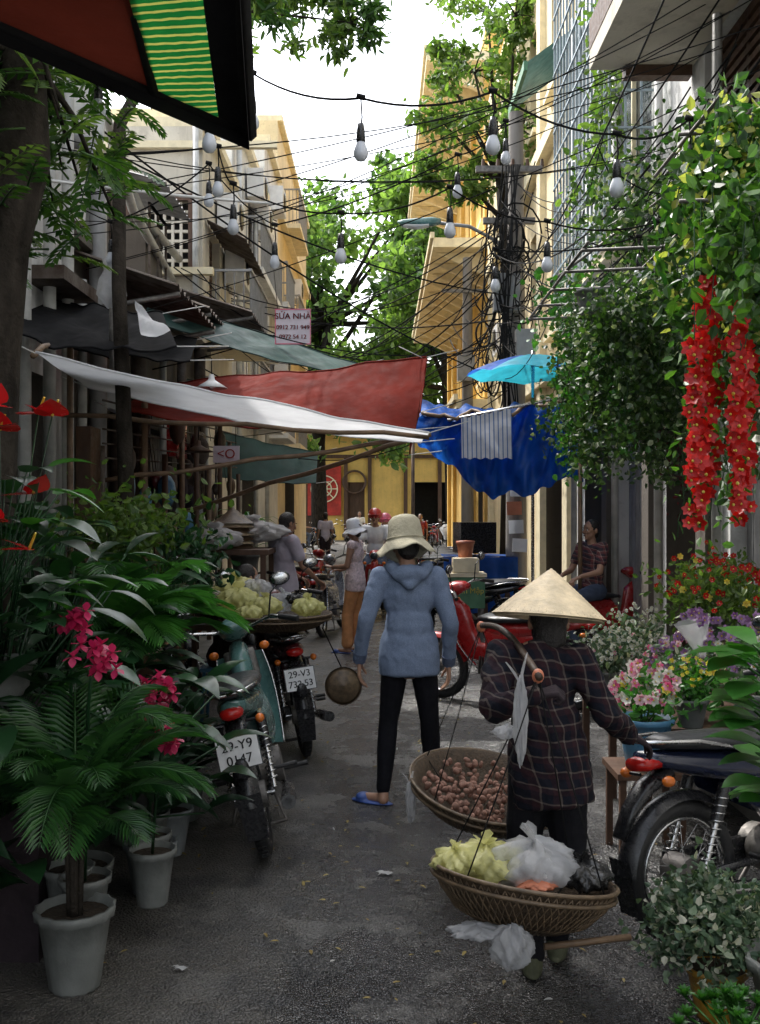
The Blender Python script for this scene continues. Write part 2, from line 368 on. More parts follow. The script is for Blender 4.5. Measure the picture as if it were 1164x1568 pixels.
# ---------------------------------------------------------------- ground
b=B(); b.add([(-200,-60,0),(200,-60,0),(200,300,0),(-200,300,0)],[(0,1,2,3)],'asphalt'); b.done('ground')
for nm,x0,x1 in (('pavement',-2.7,-1.75),('pavement',2.1,2.7)):
    b=B(); b.box(((x0+x1)/2,15,.055),(x1-x0,42,.11),'pave')
    xk=x1+.06 if x0<0 else x0-.06
    for i in range(42): b.box((xk,-5.5+i,.062),(.115,.985,.124),'kerb')
    b.done(nm)
b=B(); P=[(random.gauss(-.2,1.0),random.uniform(2.6,12),.012) for _ in range(420)]
P=[p for p in P if -1.7<p[0]<2]; b.cloud(P,.028,'litter',.45,0,.93)
for x,y in((-.72,3.68),(-.62,3.2),(.02,4.65),(.95,5.2)):
    w=random.uniform(.02,.04); b.sheet(lambda u,v:V((x+w*(u*2-1)+.01*math.sin(v*5),y+.6*w*(v*2-1),.006+.012*abs(math.sin(u*4+v*3)))),4,4,'plastico')
b.done('fallen_leaves_and_litter')
# ---------------------------------------------------------------- buildings
def wall(b,o,u,L,H,ops,m,nrm,depth=.18,z0=0):
    o=V(o);u=V(u);n=V(nrm); us=sorted({0,L,*[q for a in ops for q in a[:2]]}); zs=sorted({z0,H,*[q for a in ops for q in a[2:4]]})
    pt=lambda a,z,d=0:o+u*a+V((0,0,z))-n*d
    for i in range(len(us)-1):
        for j in range(len(zs)-1):
            a,c=us[i],us[i+1];z,w=zs[j],zs[j+1]
            if any(q[0]-1e-6<=a and c<=q[1]+1e-6 and q[2]-1e-6<=z and w<=q[3]+1e-6 for q in ops): continue
            b.add([pt(a,z),pt(c,z),pt(c,w),pt(a,w)],[(0,1,2,3)],m)
    for q in ops:
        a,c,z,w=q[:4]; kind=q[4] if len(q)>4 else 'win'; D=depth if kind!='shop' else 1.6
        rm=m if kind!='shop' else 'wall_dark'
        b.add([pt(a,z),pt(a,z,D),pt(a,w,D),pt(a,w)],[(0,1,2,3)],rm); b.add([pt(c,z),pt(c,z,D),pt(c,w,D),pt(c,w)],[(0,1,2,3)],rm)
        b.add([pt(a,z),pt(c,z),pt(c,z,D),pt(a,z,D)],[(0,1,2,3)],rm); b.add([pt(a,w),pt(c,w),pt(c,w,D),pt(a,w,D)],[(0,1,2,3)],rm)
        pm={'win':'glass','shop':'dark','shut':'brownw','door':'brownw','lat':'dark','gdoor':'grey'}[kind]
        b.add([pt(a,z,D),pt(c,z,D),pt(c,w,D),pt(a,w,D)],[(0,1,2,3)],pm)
        def bar(a0,a1,z1,z2,d,th=.04,mm='cream'):
            cc=(pt(a0,z1,d)+pt(a1,z2,d))/2; su=abs(a1-a0);sz=abs(z2-z1)
            sx=abs(u.x)*su+abs(n.x)*th; sy=abs(u.y)*su+abs(n.y)*th; b.box(cc,(sx,sy,sz),mm)
        if kind in('win','shut'):
            f=.06; mm='cream' if kind=='win' else 'brownw'
            bar(a+.003,a+f,z+.003,w-.003,D-.03,.05,mm);bar(c-f,c-.003,z+.003,w-.003,D-.03,.05,mm);bar(a+f,c-f,w-f,w-.003,D-.03,.05,mm);bar(a+f,c-f,z+.003,z+f,D-.03,.05,mm);bar((a+c)/2-.02,(a+c)/2+.02,z+f,w-f,D-.03,.045,mm)
            bar(a-.08,c+.08,z-.08,z-.002,-.05,.14,'cream')
            if kind=='shut':
                k=int((w-z)/.09)
                for i in range(k): bar(a+f,c-f,z+f+i*.09,z+f+i*.09+.05,D-.05,.03,'brownw')
        if kind=='lat':
            for i in range(1,7): bar(a+(c-a)*i/7-.02,a+(c-a)*i/7+.02,z,w,.05,.05,'wall_beige')
            for i in range(1,7): bar(a,c,z+(w-z)*i/7-.02,z+(w-z)*i/7+.02,.054,.05,'wall_beige')
            bar(a-.1,a,z-.1,w+.1,-.02,.08,'brownw');bar(c,c+.1,z-.1,w+.1,-.02,.08,'brownw');bar(a,c,w,w+.1,-.02,.08,'brownw');bar(a,c,z-.1,z,-.02,.08,'brownw')
        if kind in('gdoor','door'):
            k=int((c-a)/.14)
            for i in range(k): bar(a+i*(c-a)/k+.012,a+(i+1)*(c-a)/k-.012,z+.02,w-.02,D-.04,.04,pm)
def building(name,x0,x1,y0,y1,h,m,side,ops,endops=(),extra=None):
    b=B()
    if side>0: wall(b,(x1,y0,0),(0,1,0),y1-y0,h,ops,m,(1,0,0))
    else: wall(b,(x0,y0,0),(0,1,0),y1-y0,h,ops,m,(-1,0,0))
    wall(b,(x0,y0,0),(1,0,0),x1-x0,h,list(endops),m,(0,-1,0))
    xb=x0 if side>0 else x1
    b.add([(xb,y0,0),(xb,y1,0),(xb,y1,h),(xb,y0,h)],[(0,1,2,3)],m)
    b.add([(x0,y1,0),(x1,y1,0),(x1,y1,h),(x0,y1,h)],[(0,1,2,3)],m)
    b.box(((x0+x1)/2,(y0+y1)/2,h+.07),(x1-x0+.25,y1-y0+.004,.14),'wall_dark' if h<5 else 'cream')
    if extra: extra(b)
    return b.done(name)
def acunit(b,x,y,z,s):
    b.box((x,y,z),(.32,.8,.55),'white'); b.lathe([(.22,0),(.2,.02),(.05,.02),(.0,.02)],'blkp',(x+s*.165,y,z),Matrix.Rotation(R(90*s),3,'Y'),16)
    b.cyl((x-s*.05,y+.3,z-.35),(x-s*.2,y+.3,z-.28),.015,.015,'steel',5); b.cyl((x-s*.05,y-.3,z-.35),(x-s*.2,y-.3,z-.28),.015,.015,'steel',5)
def balcony(b,x,y0,y1,z,out,s,m='cream',rail=True):
    xc=x+s*out/2; b.box((xc,(y0+y1)/2,z),(out-.004,y1-y0,.12),m)
    if rail:
        n=int((y1-y0)/.14)
        for i in range(n+1): b.cyl((x+s*(out-.04),y0+.04+i*(y1-y0-.08)/n,z+.06),(x+s*(out-.04),y0+.04+i*(y1-y0-.08)/n,z+.95),.012,.012,'grey',4)
        b.box((x+s*(out-.04),(y0+y1)/2,z+.97),(.05,y1-y0,.04),'grey')
        for yy in(y0+.04,y1-.04):
            for k in range(1,5): b.cyl((x+s*out*k/5,yy,z+.06),(x+s*out*k/5,yy,z+.95),.012,.012,'grey',4)
            b.box((xc,yy,z+.97),(out-.1,.04,.035),'grey')
def e0(b):
    for y,z in((7.2,0),(7.75,0),(8.2,0)): b.tube([(-2.5,y,z),(-2.5,y,8.5)],.05,'pvc',8)
    b.box((-2.45,7.9,3.4),(.3,.9,.1),'rust')
building('shop_house',-9,-2.6,-5,8.4,8.8,'wall_white',1,[(6,8,.1,2.7,'shop'),(8.4,10.3,.1,2.7,'shop'),(10.7,12.9,.1,2.7,'shop'),(8.5,9.7,4,5.6,'win'),(11,12.2,4,5.6,'shut')],(),e0)
def e1(b):
    for i,y in enumerate([8.6,9.7,10.6,11.8,12.9,14.2,14.7]): b.tube([(-2.5,y,.1),(-2.5,y,3.6+.3*(i%2))],.04+.02*(i%3),'pvc' if i%3==0 else 'rust',8)
    for y0,y1,z,out in((8.6,10.6,3.7,.9),(10.8,12.6,3.95,.8),(12.8,14.8,4.3,1.0)):
        def fn(u,v): return (-3.2+(out+.6)*v, y0+(y1-y0)*u, z+.35-.5*v+.025*math.sin(u*70))
        b.sheet(fn,90,3,'rust')
        for yy in(y0+.1,y1-.1): b.tube([(-2.59,yy,z-.35),(-2.6+out,yy,z-.2)],.025,'steel',5)
    for y,z in((11.2,4.9),(13.6,5.1)):
        for dy in(-.5,0,.5):
            for dz in(-.5,0,.5):
                b.box((-2.95,y+dy,z),(.03,.03,1.),'rust') if dz==0 else b.box((-2.95,y,z+dz),(.034,1.03,.03),'rust')
        b.box((-3.3,y,z-.05),(.6,1.0,.8),'wall_dark')
    b.sheet(lambda u,v:(-3.5+.9*v,12.4+1.7*u,5.9-.25*v+.02*math.sin(u*60)),60,2,'grey')
    b.tube([(-2.55,9,4.0),(-2.52,9.2,5.2),(-2.7,10,5.6),(-2.9,12,5.2),(-3,14.8,5.0)],.055,'pvc',8)
    b.tube([(-3.4,9.5,7.0),(-3.3,11,6.6),(-3.0,13,5.4),(-2.9,14.8,5.3)],.055,'pvc',8)
    b.tube([(-2.45,8.9,.1),(-2.45,8.9,4.6),(-2.6,9.0,4.9),(-3,9.1,5.0)],.075,'grey',10)
    b.box((-4.4,9.2,4.9),(3.4,1.2,1.9),'wall_white'); b.box((-4.4,8.55,4.9),(.9,.1,1.1),'glass')
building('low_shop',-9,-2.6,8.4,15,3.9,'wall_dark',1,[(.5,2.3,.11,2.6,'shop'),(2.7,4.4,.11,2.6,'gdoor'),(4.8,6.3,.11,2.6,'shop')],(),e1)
def e2(b):
    balcony(b,-2.6,15.3,17.6,4.3,.7,1,'cream'); acunit(b,-2.4,16.5,6.4,1); acunit(b,-2.4,17.3,5.7,1)
    b.sheet(lambda u,v:(-2.59+.6*v,15.2+2.6*u,6.0-.3*v+.02*math.sin(u*60)),60,2,'rust')
    b.box((-3.5,14.93,7.0),(4.,.1,.1),'cream'); b.box((-2.9,14.9,5.15),(.95,.14,.1),'cream')
    for x in(-2.68,-4.4): b.tube([(x,14.9,3.9),(x,14.9,7.3)],.05,'pvc',8)
building('old_townhouse',-9,-2.6,15,18,7.3,'wall_beige',1,[(.6,1.6,4.4,6,'shut')],[(5.35,6.2,5.2,6.2,'lat'),(3.6,4.6,4.9,6.1,'shut')],e2)
def e3(b):
    for z in(3.4,6.0): balcony(b,-2.6,18.4,22.4,z,.5,1,'wall_white')
    for y,z in((19.2,5.1),(21,7.6),(22.3,5.2),(20.1,8.0)): acunit(b,-2.4,y,z,1)
    for y in(18.2,20.6,22.7): b.tube([(-2.5,y,0),(-2.5,y,8.4)],.05,'pvc',7)
building('white_townhouse',-9,-2.6,18,23,8.6,'wall_white',1,[(.5,1.6,3.6,5.4,'shut'),(2.2,3.4,3.6,5.4,'win'),(.5,1.6,6.2,7.8,'win'),(2.2,3.4,6.2,7.8,'shut'),(1,3,.11,2.6,'shop')],[(5,5.9,7.4,8.2,'win')],e3)
def e35(b):
    for z in(3.4,6.4): balcony(b,-2.6,23.4,25.6,z,.5,1,'wall_white')
    for y,z in((24,8.9),(25.2,5.3)): acunit(b,-2.4,y,z,1)
building('white_townhouse',-9,-2.6,23.02,26,10,'wall_white',1,[(1,2,3.6,5.4,'shut'),(1,2,6.8,8.4,'win')],[(5,5.9,8.7,9.6,'win')],e35)
def e4(b):
    for z in(3.4,6.4,9.2): balcony(b,-2.6,27,30,z,.5,1,'cream'); b.box((-2.52,31,z),(.16,9.9,.2),'cream')
    for y,z in((28,5),(29.5,8),(31,5.2)): acunit(b,-2.4,y,z,1)
building('cream_townhouse',-9,-2.6,26.02,36,11.6,'wall_ypale',1,[(3,4,6.6,8.4,'shut'),(6,7,6.6,8.4,'shut'),(6,7,3.6,5.6,'win'),(8,9,6.6,8.4,'win'),(8,9,3.6,5.6,'win'),(2,5,.11,2.7,'shop')],[(5.2,5.9,10.2,11.2,'win')],e4)
def f1(b):
    x0,x1,y0,y1=2.15,2.6,9.6,12.6
    for y in np.arange(y0,y1+.01,.2): b.box((x0,y,6.3),(.022,.022,4.2),'cage')
    for z in np.arange(4.2,8.41,.35): b.box((x0-.015,(y0+y1)/2,z),(.018,y1-y0,.022),'cage')
    for x in np.arange(x0,x1,.15):
        for yy in(y0,y1): b.box((x,yy,6.3),(.02,.02,4.2),'cage')
    for z in np.arange(4.2,8.41,.35): b.box(((x0+x1)/2,y0-.015,z),(x1-x0,.018,.02),'cage')
    b.box((2.38,11.1,4.14),(.44,3,.1),'cream')
    b.box((2.17,7.5,5.42),(.84,2.1,.16),'wall_beige'); b.box((1.77,7.5,5.62),(.05,2.1,.24),'brownw')
    b.box((2.3,8.5,5.3),(.55,.12,.1),'brownw'); b.box((2.3,6.6,5.3),(.55,.12,.1),'brownw')
    b.add([(1.85,13,7.35),(2.59,13,7.9),(2.59,14.6,7.9),(1.85,14.6,7.35)],[(0,1,2,3)],'t_green'); b.box((1.85,13.8,7.32),(.05,1.6,.12),'gbox')
    for y in(7.6,9.2,10.9,13.2): b.tube([(2.5,y,.1),(2.5,y,8)],.04,'pvc',7)
    acunit(b,2.4,8.9,3.4,-1); acunit(b,2.42,12.6,3.3,-1)
    b.box((2.45,10.2,2.85),(.25,2.6,.35),'grey')
    for y in(6.2,7.9,9.55,11.3): b.box((2.53,y,1.4),(.12,.24,2.6),'wall_dark')
building('right_shop_house',2.6,9,-5,13.5,8.6,'wall_white',-1,[(11,12.6,.11,2.6,'gdoor'),(12.9,14.3,.11,2.6,'shop'),(14.7,16.2,.11,2.6,'gdoor'),(16.5,18,.11,2.6,'shop'),(12,13.2,3.9,5.4,'shut'),(14.8,17.4,4.3,7.5,'win'),(9.5,11,5.7,7.6,'shut')],(),f1)
def f2(b):
    for z in(3.7,7.2,10.6): b.box((2.53,18.75,z),(.18,10.4,.22),'cream')
    for y in(13.9,16.2,18.6,21,23.6): b.box((2.55,y,5.4),(.1,.35,10.6),'cream')
    acunit(b,2.4,20,5,-1)
building('cream_building',2.6,10,13.5,24,10.9,'wall_ypale',-1,[(1.0,2.0,4.3,6.3,'shut'),(3.2,4.2,4.3,6.3,'shut'),(5.6,6.6,4.3,6.3,'shut'),(8,9,4.3,6.3,'shut'),(1.0,2.0,7.9,9.7,'win'),(3.2,4.2,7.9,9.7,'shut'),(5.6,6.6,7.9,9.7,'shut'),(8,9,7.9,9.7,'shut'),(1,3,.11,2.8,'shop'),(5,7,.11,2.8,'shop')],(),f2)
def f3(b):
    for z,o in((4.2,.8),(8.0,1.35),(12.4,1.5)):
        b.box((2.6-o/2-.003,31,z),(o,13.8,.22),'cream'); b.box((2.6-o-.02,31,z+.16),(.1,13.9,.14),'cream')
        for y in np.arange(24.6,37.8,1.1): b.add([(2.6,y,z-.12),(2.6,y,z-.7),(2.6-o+.1,y,z-.12),(2.6,y+.16,z-.12),(2.6,y+.16,z-.7),(2.6-o+.1,y+.16,z-.12)],[(0,1,2),(3,5,4),(1,4,5,2)],'cream')
    for y in(24.5,28,31.5,35,37.6): b.box((2.54,y,6.3),(.12,.4,12),'wall_yel')
building('yellow_corner_building',2.6,12,24.1,38,13,'wall_yel',-1,[(q,q+1.1,z,z+2.1,'shut') for q in(1.2,4.8,8.3,11.8) for z in(4.9,8.9)]+[(1,3,.11,2.8,'shop'),(5,7,.11,2.8,'gdoor')],(),f3)
b=B(); y=60
wall(b,(-16,y,0),(1,0,0),36,6.2,[(11.2,12.9,0,3.3,'door'),(13.9,15.1,0,3.4,'door'),(9.2,10.3,0,3.0,'door'),(18,20,0,3.4,'shop'),(22,24,0,3.4,'shop')],'wall_yel',(0,-1,0))
b.box((2,y-.15,6.3),(36.4,.7,.3),'cream'); b.sheet(lambda u,v:(-16.5+37*u,y-.9+4*v,6.2+2.2*v+.03*math.sin(u*700)),300,2,'obuck')
for x in(-10,-8,-5.85,-4.75,-2.0,-.6,1.5,3.5,6): b.box((x,y-.06,2.4),(.22,.14,4.8),'brownw')
b.box((2,y-.06,4.9),(36,.16,.2),'brownw')
b.box((-3.25,y-.1,2.9),(1.95,.12,2.9),'reddoor')
E=Matrix.Rotation(R(90),3,'X')
for r in(.8,.45,.2): b.lathe([(r-.07,.0),(r-.07,.08),(r,.08),(r,0)],'cream',(-3.25,y-.17,3.0),E,28)
for a in range(4): b.box((-3.25,y-.2-.003*a,3.0),(1.5,.04,.06),'cream',(0,R(45*a),0))
b.lathe([(.6,0),(.6,.1),(.72,.1),(.72,0)],'brownw',(-1.5,y-.05,3.4),E,24)
b.add([(-16,y,0),(-16,y+8,0),(-16,y+8,6),(-16,y,6)],[(0,1,2,3)],'wall_yel'); b.add([(20,y,0),(20,y+8,0),(20,y+8,6),(20,y,6)],[(0,1,2,3)],'wall_yel')
b.done('yellow_temple_building')
# ---------------------------------------------------------------- trees
def tree(name,trunk,rad,clumps,n,size,m,m2=None,ratio=.5,sub=9,droop=.2):
    b=B(); b.tube(trunk,rad,'bark',9); top=V(trunk[-1]); mid=V(trunk[len(trunk)//2])
    for (cx,cy,cz,r) in clumps:
        c=V((cx,cy,cz)); st=top if random.random()<.6 else mid.lerp(top,.6); md=st.lerp(c,.5)+V((random.uniform(-.1,.1)*r,0,random.uniform(-.1,.25)*r))
        b.tube([st,md,c],[rad[-1]*.7,rad[-1]*.4,rad[-1]*.15],'bark',5)
        subs=[]
        for k in range(sub):
            d=V((random.gauss(0,1),random.gauss(0,1),random.gauss(0,.8))).normalized()*r*random.uniform(.35,1.05); q=c+d; subs.append((q,r*random.uniform(.18,.42)))
            b.tube([c,c+d*.5+V((0,0,.05*r)),q],[rad[-1]*.18,rad[-1]*.1,rad[-1]*.04],'bark',3)
        for q,rr in subs:
            k=int(n/len(clumps)/sub); P=rng.normal(size=(k,3))*rr*np.array([.6,.6,.42])+np.array(q)
            b.cloud(P,size,m if random.random()<.65 or not m2 else m2,ratio,droop)
    return b.done(name)
cl=[]
for i in range(30): cl.append((random.uniform(-9,3.5),random.uniform(47,54),random.uniform(6.5,18.0),random.uniform(1.9,3.0)))
tree('distant_tree',[(-3,51,0),(-3.1,51,5),(-2.6,51,11)],[.45,.36,.22],cl,30000,.42,'l_far','l_far2',.6,12)
cl=[(random.uniform(-1,9),random.uniform(44,50),random.uniform(8,14),random.uniform(1.6,2.6)) for i in range(12)]
tree('distant_tree',[(3.5,48,0),(3.3,48,5),(3.0,47.5,9)],[.4,.3,.2],cl,10000,.4,'l_far','l_far2',.6,12)
cl=[(random.uniform(-6,-2.2),random.uniform(40,43),random.uniform(4.5,12),random.uniform(1.1,1.9)) for i in range(11)]
tree('distant_tree',[(-4.3,42,0),(-4.4,42,4),(-4,42,8)],[.3,.24,.15],cl,11000,.3,'l_far','l_far2',.55,12)
cl=[(1.1,18,8.5,.7),(1.7,18.5,9.6,.9),(2.4,17.5,8.2,.8),(2.9,18,9.7,1.0),(1.2,19,9.9,.5),(2.0,19,10.9,1.0),(.9,18,7.7,.45),(3.2,17.5,7.6,.6),(1.6,18,7.4,.5),(2.3,17.4,10.1,.7)]
tree('street_tree',[(2.32,18.6,0),(2.35,18.5,3),(2.3,18.4,5.8),(2.15,18.3,7.6)],[.17,.14,.11,.09],cl,6500,.14,'l_mid','l_far',.5,10)
cl=[(-1.75,10.5,6.9,.6),(-.95,9.5,6.5,.5),(-.45,9.3,6.6,.4),(-.95,8.5,5.95,.35),(-1.7,8.6,6.2,.55),(-.25,9,5.95,.28),(-1.1,10,7.3,.6)]
tree('leaning_street_tree',[(-1.75,7.2,.1),(-1.74,7.0,2),(-1.76,6.9,3.2),(-1.78,7.0,4.3),(-1.75,8,5.2),(-1.6,8.8,6)],[.065,.055,.048,.042,.04,.035],cl,4200,.11,'l_mid','l_near',.35,10,.5)
b=B(); b.tube([(-1.68,4.3,0),(-1.66,4.3,1.5),(-1.62,4.3,2.3),(-1.57,4.25,2.75),(-1.47,4.2,3.1),(-1.42,4.1,3.6),(-1.32,4,4.4)],[.14,.12,.105,.11,.115,.07,.05],'bark',12)
b.tube([(-1.57,4.3,2.5),(-1.75,4.5,3.1),(-2,4.6,3.8)],[.08,.06,.05],'bark',8)
random.seed(3)
for i in range(360):
    c=V((random.uniform(-2.0,-1.18),random.uniform(3.7,5.2),random.uniform(2.85,4.1)))
    if c.x>-1.3 and c.z<3.1: continue
    d=V((random.uniform(-1,1),random.uniform(-1,.6),random.uniform(-.6,.5))); b.frond(c,d,random.uniform(.22,.36),'l_near' if i%3 else 'l_mid',9,.08,.7,.015)
for i in range(30): 
    a=V((-1.42,4.1,3.5)); c=V((random.uniform(-1.95,-1.15),random.uniform(3.9,5.2),random.uniform(3.0,4.1))); b.tube([a,a.lerp(c,.5)+V((0,0,.1)),c],[.02,.012,.005],'bark',4)
b.done('acacia_tree')
# ---------------------------------------------------------------- tarps
def tarp(name,p00,p10,p01,p11,sag,wr,m,nu=50,nv=16,seed=0,ropes=True):
    b=B(); p00,p10,p01,p11=map(V,(p00,p10,p01,p11))
    def fn(u,v):
        p=(p00*(1-u)+p10*u)*(1-v)+(p01*(1-u)+p11*u)*v
        s=sag*4*u*(1-u)*(.3+.7*v); w=wr*(math.sin(u*23+v*5+seed)*.5+math.sin(u*11-v*9+seed*2)*.7+math.sin(u*41+v*17)*.25)*(math.sin(math.pi*u)*.7+.3)
        return p+V((0,w*.4,-s+w))
    b.sheet(fn,nu,nv,m)
    b.tube([fn(i/30,0)+V((0,0,.003)) for i in range(31)],.008,m,5); b.tube([fn(i/30,1) for i in range(31)],.008,m,5)
    if ropes:
        for p,q in((p00,(-.25,0,.12)),(p10,(.3,.2,.1)),(p01,(-.25,.2,.1)),(p11,(.3,.3,.05))): b.tube([p,p+V(q)],.005,'cablew',4)
    return b.done(name)
tarp('white_tarpaulin_awning',(-2.02,6.0,2.58),(.36,7.5,2.23),(-2.15,7.5,2.57),(.34,8.5,2.23),.07,.015,'t_white',seed=1)
tarp('red_tarpaulin_awning',(-2.35,10.6,2.98),(.42,9.2,3.04),(-2.2,8.6,2.5),(.3,8.7,2.35),.06,.025,'t_red',seed=2)
tarp('red_tarpaulin_flap',(.42,9.22,3.02),(.34,8.75,2.5),(.32,9.4,2.95),(.26,8.95,2.15),.02,.01,'t_red',12,8)
tarp('green_tarpaulin_awning',(-2.55,11.4,4.05),(-.25,13,3.52),(-2.4,10.4,3.62),(-.4,12,3.25),.05,.015,'t_green',seed=4)
tarp('dark_green_awning',(-2.55,13.5,3.4),(-.9,14.5,3.1),(-2.4,12.6,3.1),(-.9,13.4,2.85),.05,.015,'t_green',seed=6)
tarp('green_shop_awning',(-2.5,16,2.9),(-1.0,16.5,2.6),(-2.5,15.8,2.2),(-1.0,16,2.1),.03,.015,'t_green',seed=6)
tarp('black_tarpaulin_roof',(-2.6,8.2,3.35),(-1.7,8,3.2),(-2.5,6.6,2.85),(-1.35,6.8,2.75),.08,.03,'t_black',seed=5)
tarp('black_tarpaulin_roof',(-2.6,9.9,3.5),(-1.75,9.8,3.3),(-2.6,8.1,3.0),(-1.5,8.1,2.85),.05,.03,'t_black',seed=8)
b=B(); b.sheet(lambda u,v:V((-1.7,7.1,3.1))*(1-u)+(V((-1.38,6.75,2.84))*(1-v)+V((-1.56,6.7,2.80))*v)*u+V((0,0,.02*math.sin(u*9+v*4))),10,4,'t_white'); b.done('torn_plastic_sheet')
b=B()
def fb(u,v):
    x=.42+1.75*u; w=.035*math.sin(u*19+v*4)+.025*math.sin(u*37-v*7)+.012*math.sin(u*71+v*23)
    if v<.45: t=v/.45; y=12.8-2.1*t; z=3.05-.35*t-.12*math.sin(math.pi*t)-.05*(1-u)*t+.2*u*t
    else: t=(v-.45)/.55; y=10.7+.25*t; z=2.7+.2*u-.05*(1-u)-(.25+.62*min(1,u*2.2))*t
    return V((x+.05*math.sin(v*6),y+w*2,z+w-.1*math.sin(math.pi*u)))
b.sheet(fb,80,40,'t_blue'); b.tube([fb(i/30,.45)+V((0,0,.02)) for i in range(31)],.022,'bamboo',6)
b.tube([(.4,12.6,2.6),(.42,12.8,3.05)],.01,'cablew',4); b.tube([(2.17,10.7,2.9),(2.6,10.7,3.1)],.01,'cablew',4);b.tube([(2.17,12.8,3.0),(2.6,12.8,3.1)],.01,'cablew',4)
b.done('blue_tarpaulin_awning')
M['wfr']=stripemat('striped_white_canvas',(.6,.62,.66),(.12,.2,.4),22,(1,0,0),.72,transl=.3)
b=B(); b.sheet(lambda u,v:V((.84+.52*u,10.6-.08*v,2.62-.42*v+.1*u*(1-v)+.01*math.sin(u*30))),24,8,'wfr'); b.tube([(.7,10.62,2.6),(1.85,10.62,2.83)],.016,'chrome',6); b.done('striped_canvas_valance')
b=B()
for i in range(8):
    a0=2*math.pi*i/8;a1=2*math.pi*(i+1)/8; c=V((1.85,12.4,3.55))
    def fu(u,v): a=a0+(a1-a0)*u; r=.8*v; return c+V((r*math.cos(a),r*math.sin(a),-.26*v**1.6+.04*math.sin(math.pi*u)*v))
    b.sheet(fu,5,5,'t_cyan' if i%4 else 't_blue')
b.tube([(1.85,12.4,0.1),(1.85,12.4,3.6)],.02,'chrome',6); b.done('market_umbrella')
b=B(); C=V((-.37,2.9,2.72)); A=V((-1.9,1.66,3.0)); D=V((-.2,1.2,2.86))
def fa(u0,u1): return lambda u,v:(C+(A-C)*(u0+(u1-u0)*u)+(D-C)*v+V((0,0,-.02*math.sin(math.pi*v)+.002*math.sin(v*40+u*7))))
b.sheet(fa(0,.05),2,8,'t_black'); b.sheet(fa(.05,.15),4,30,'gstripe'); b.sheet(fa(.15,1),10,30,'t_dred')
b.tube([C+V((0,0,.01)),A],.022,'cable',6); b.tube([C,D],.022,'cable',6); b.tube([C+(A-C)*.15,C+(A-C)*.15+(D-C)],.014,'cable',6)
b.sheet(lambda u,v:C+(A-C)*u+V((0,0,-.045*v)),20,1,'t_black'); b.sheet(lambda u,v:C+(D-C)*u+V((0,0,-.05*v-.0)),20,1,'t_black')
b.tube([A+V((.2,.1,0)),V((-2.6,2.4,3.0))],.02,'blkp',6); b.tube([A+(D-C)*.9,V((-2.6,.6,3.0))],.02,'blkp',6)
b.done('striped_shop_awning')
b=B()
for p,q,r in(((-2.45,10.2,1.5),(.42,8.55,2.3),.022),((-2.4,8.6,1.9),(.3,8.9,2.28),.02),((-2.3,7.4,2.35),(.36,7.52,2.2),.018),((-2.5,8.8,3.3),(-2.1,6.2,2.6),.02),((-2.5,11,2.9),(-.2,9.2,2.35),.018)):
    p=V(p);q=V(q); b.tube([p.lerp(q,i/8)+V((0,0,.015*math.sin(i*2))) for i in range(9)],r,'bamboo',7)
for x,y in((-2.3,7.6),(-2.35,10.1),(.42,13.1),(2.1,10.75)): b.tube([(x,y,0),(x,y,2.9)],.024,'bamboo',7)
b.done('bamboo_poles')
b=B()
for y,z,w,h,m in((9.4,2.75,.5,.35,'white'),(12.2,2.5,.6,.4,'redc'),(10.9,1.4,.3,1.1,'brownw'),(13.3,1.5,.35,1.3,'rust'),(8.5,1.6,.3,1.5,'brownw')): b.box((-2.42,y,z),(.12,w,h),m)
for i in range(16): b.tube([(-2.3+.25*(i%2),8.5+i*.42,.12),(-2.3+.25*(i%2),8.5+i*.42,2.2+.4*(i%3))],.02+.012*(i%2),('rust','bamboo','steel','brownw')[i%4],6)
for i in range(5): b.tube([(-2.3,8.5,2.1+.12*i),(-2.1,15,2.3+.12*i)],.01,'rust',4)
for i in range(30):
    y=random.uniform(8.6,14.8); z=random.uniform(1.3,2.6); b.ball((-2.2+random.uniform(-.1,.15),y,z),(random.uniform(.04,.1),random.uniform(.05,.14),random.uniform(.08,.2)),('brownw','rust','maroon','grey','basketl','dkcl','bucket')[i%7],None,8,6); b.tube([(-2.2,y,z),(-2.25,y,z+.4)],.004,'cable',3)
b.done('shopfront_racks')
b=B(); b.tube([(-1.48,9,3.0),(-1.48,9,2.86)],.006,'cable',4); b.lathe([(.02,.12),(.03,.07),(.06,.05),(.14,0),(.135,-.005),(.05,.04)],'white',(-1.48,9,2.74),n=20); b.ball((-1.48,9,2.75),.03,'bulb'); b.done('pendant_lamp')
b=B(); b.tube([(-1.95,11,2.6),(-1.95,11,2.4)],.006,'cable',4); b.lathe([(.02,.12),(.03,.07),(.06,.05),(.16,0),(.155,-.005),(.05,.04)],'brownw',(-1.95,11,2.3),n=20); b.done('pendant_lamp')
e=empty('small_shop_sign',(-1.65,11,2.27)); b=B(); b.box((-1.65,11,2.27),(.28,.02,.18),'signw'); b.tube([(-1.75,11,2.36),(-1.75,11,2.8)],.004,'cable',4); b.tube([(-1.55,11,2.36),(-1.55,11,2.8)],.004,'cable',4); b.done('panel',e)
RX=Matrix.Rotation(R(90),3,'X'); text('arrow','<O',.14,(-1.65,10.985,2.27),RX,'redc',e)
e=empty('repair_advert_sign',(-1.02,12,3.82)); b=B(); b.box((-1.02,12,3.82),(.42,.015,.42),'signw'); b.tube([(-1.2,12,4.03),(-1.25,12.05,4.5)],.005,'cable',4); b.tube([(-.84,12,4.03),(-.8,12.05,4.5)],.005,'cable',4)
for x0,z0,w,h in((-1.02,4.022,.42,.012),(-1.02,3.618,.42,.012),(-1.224,3.82,.012,.39),(-.816,3.82,.012,.39)): b.box((x0,11.988,z0),(w,.006,h),'pinkc')
b.done('panel',e)
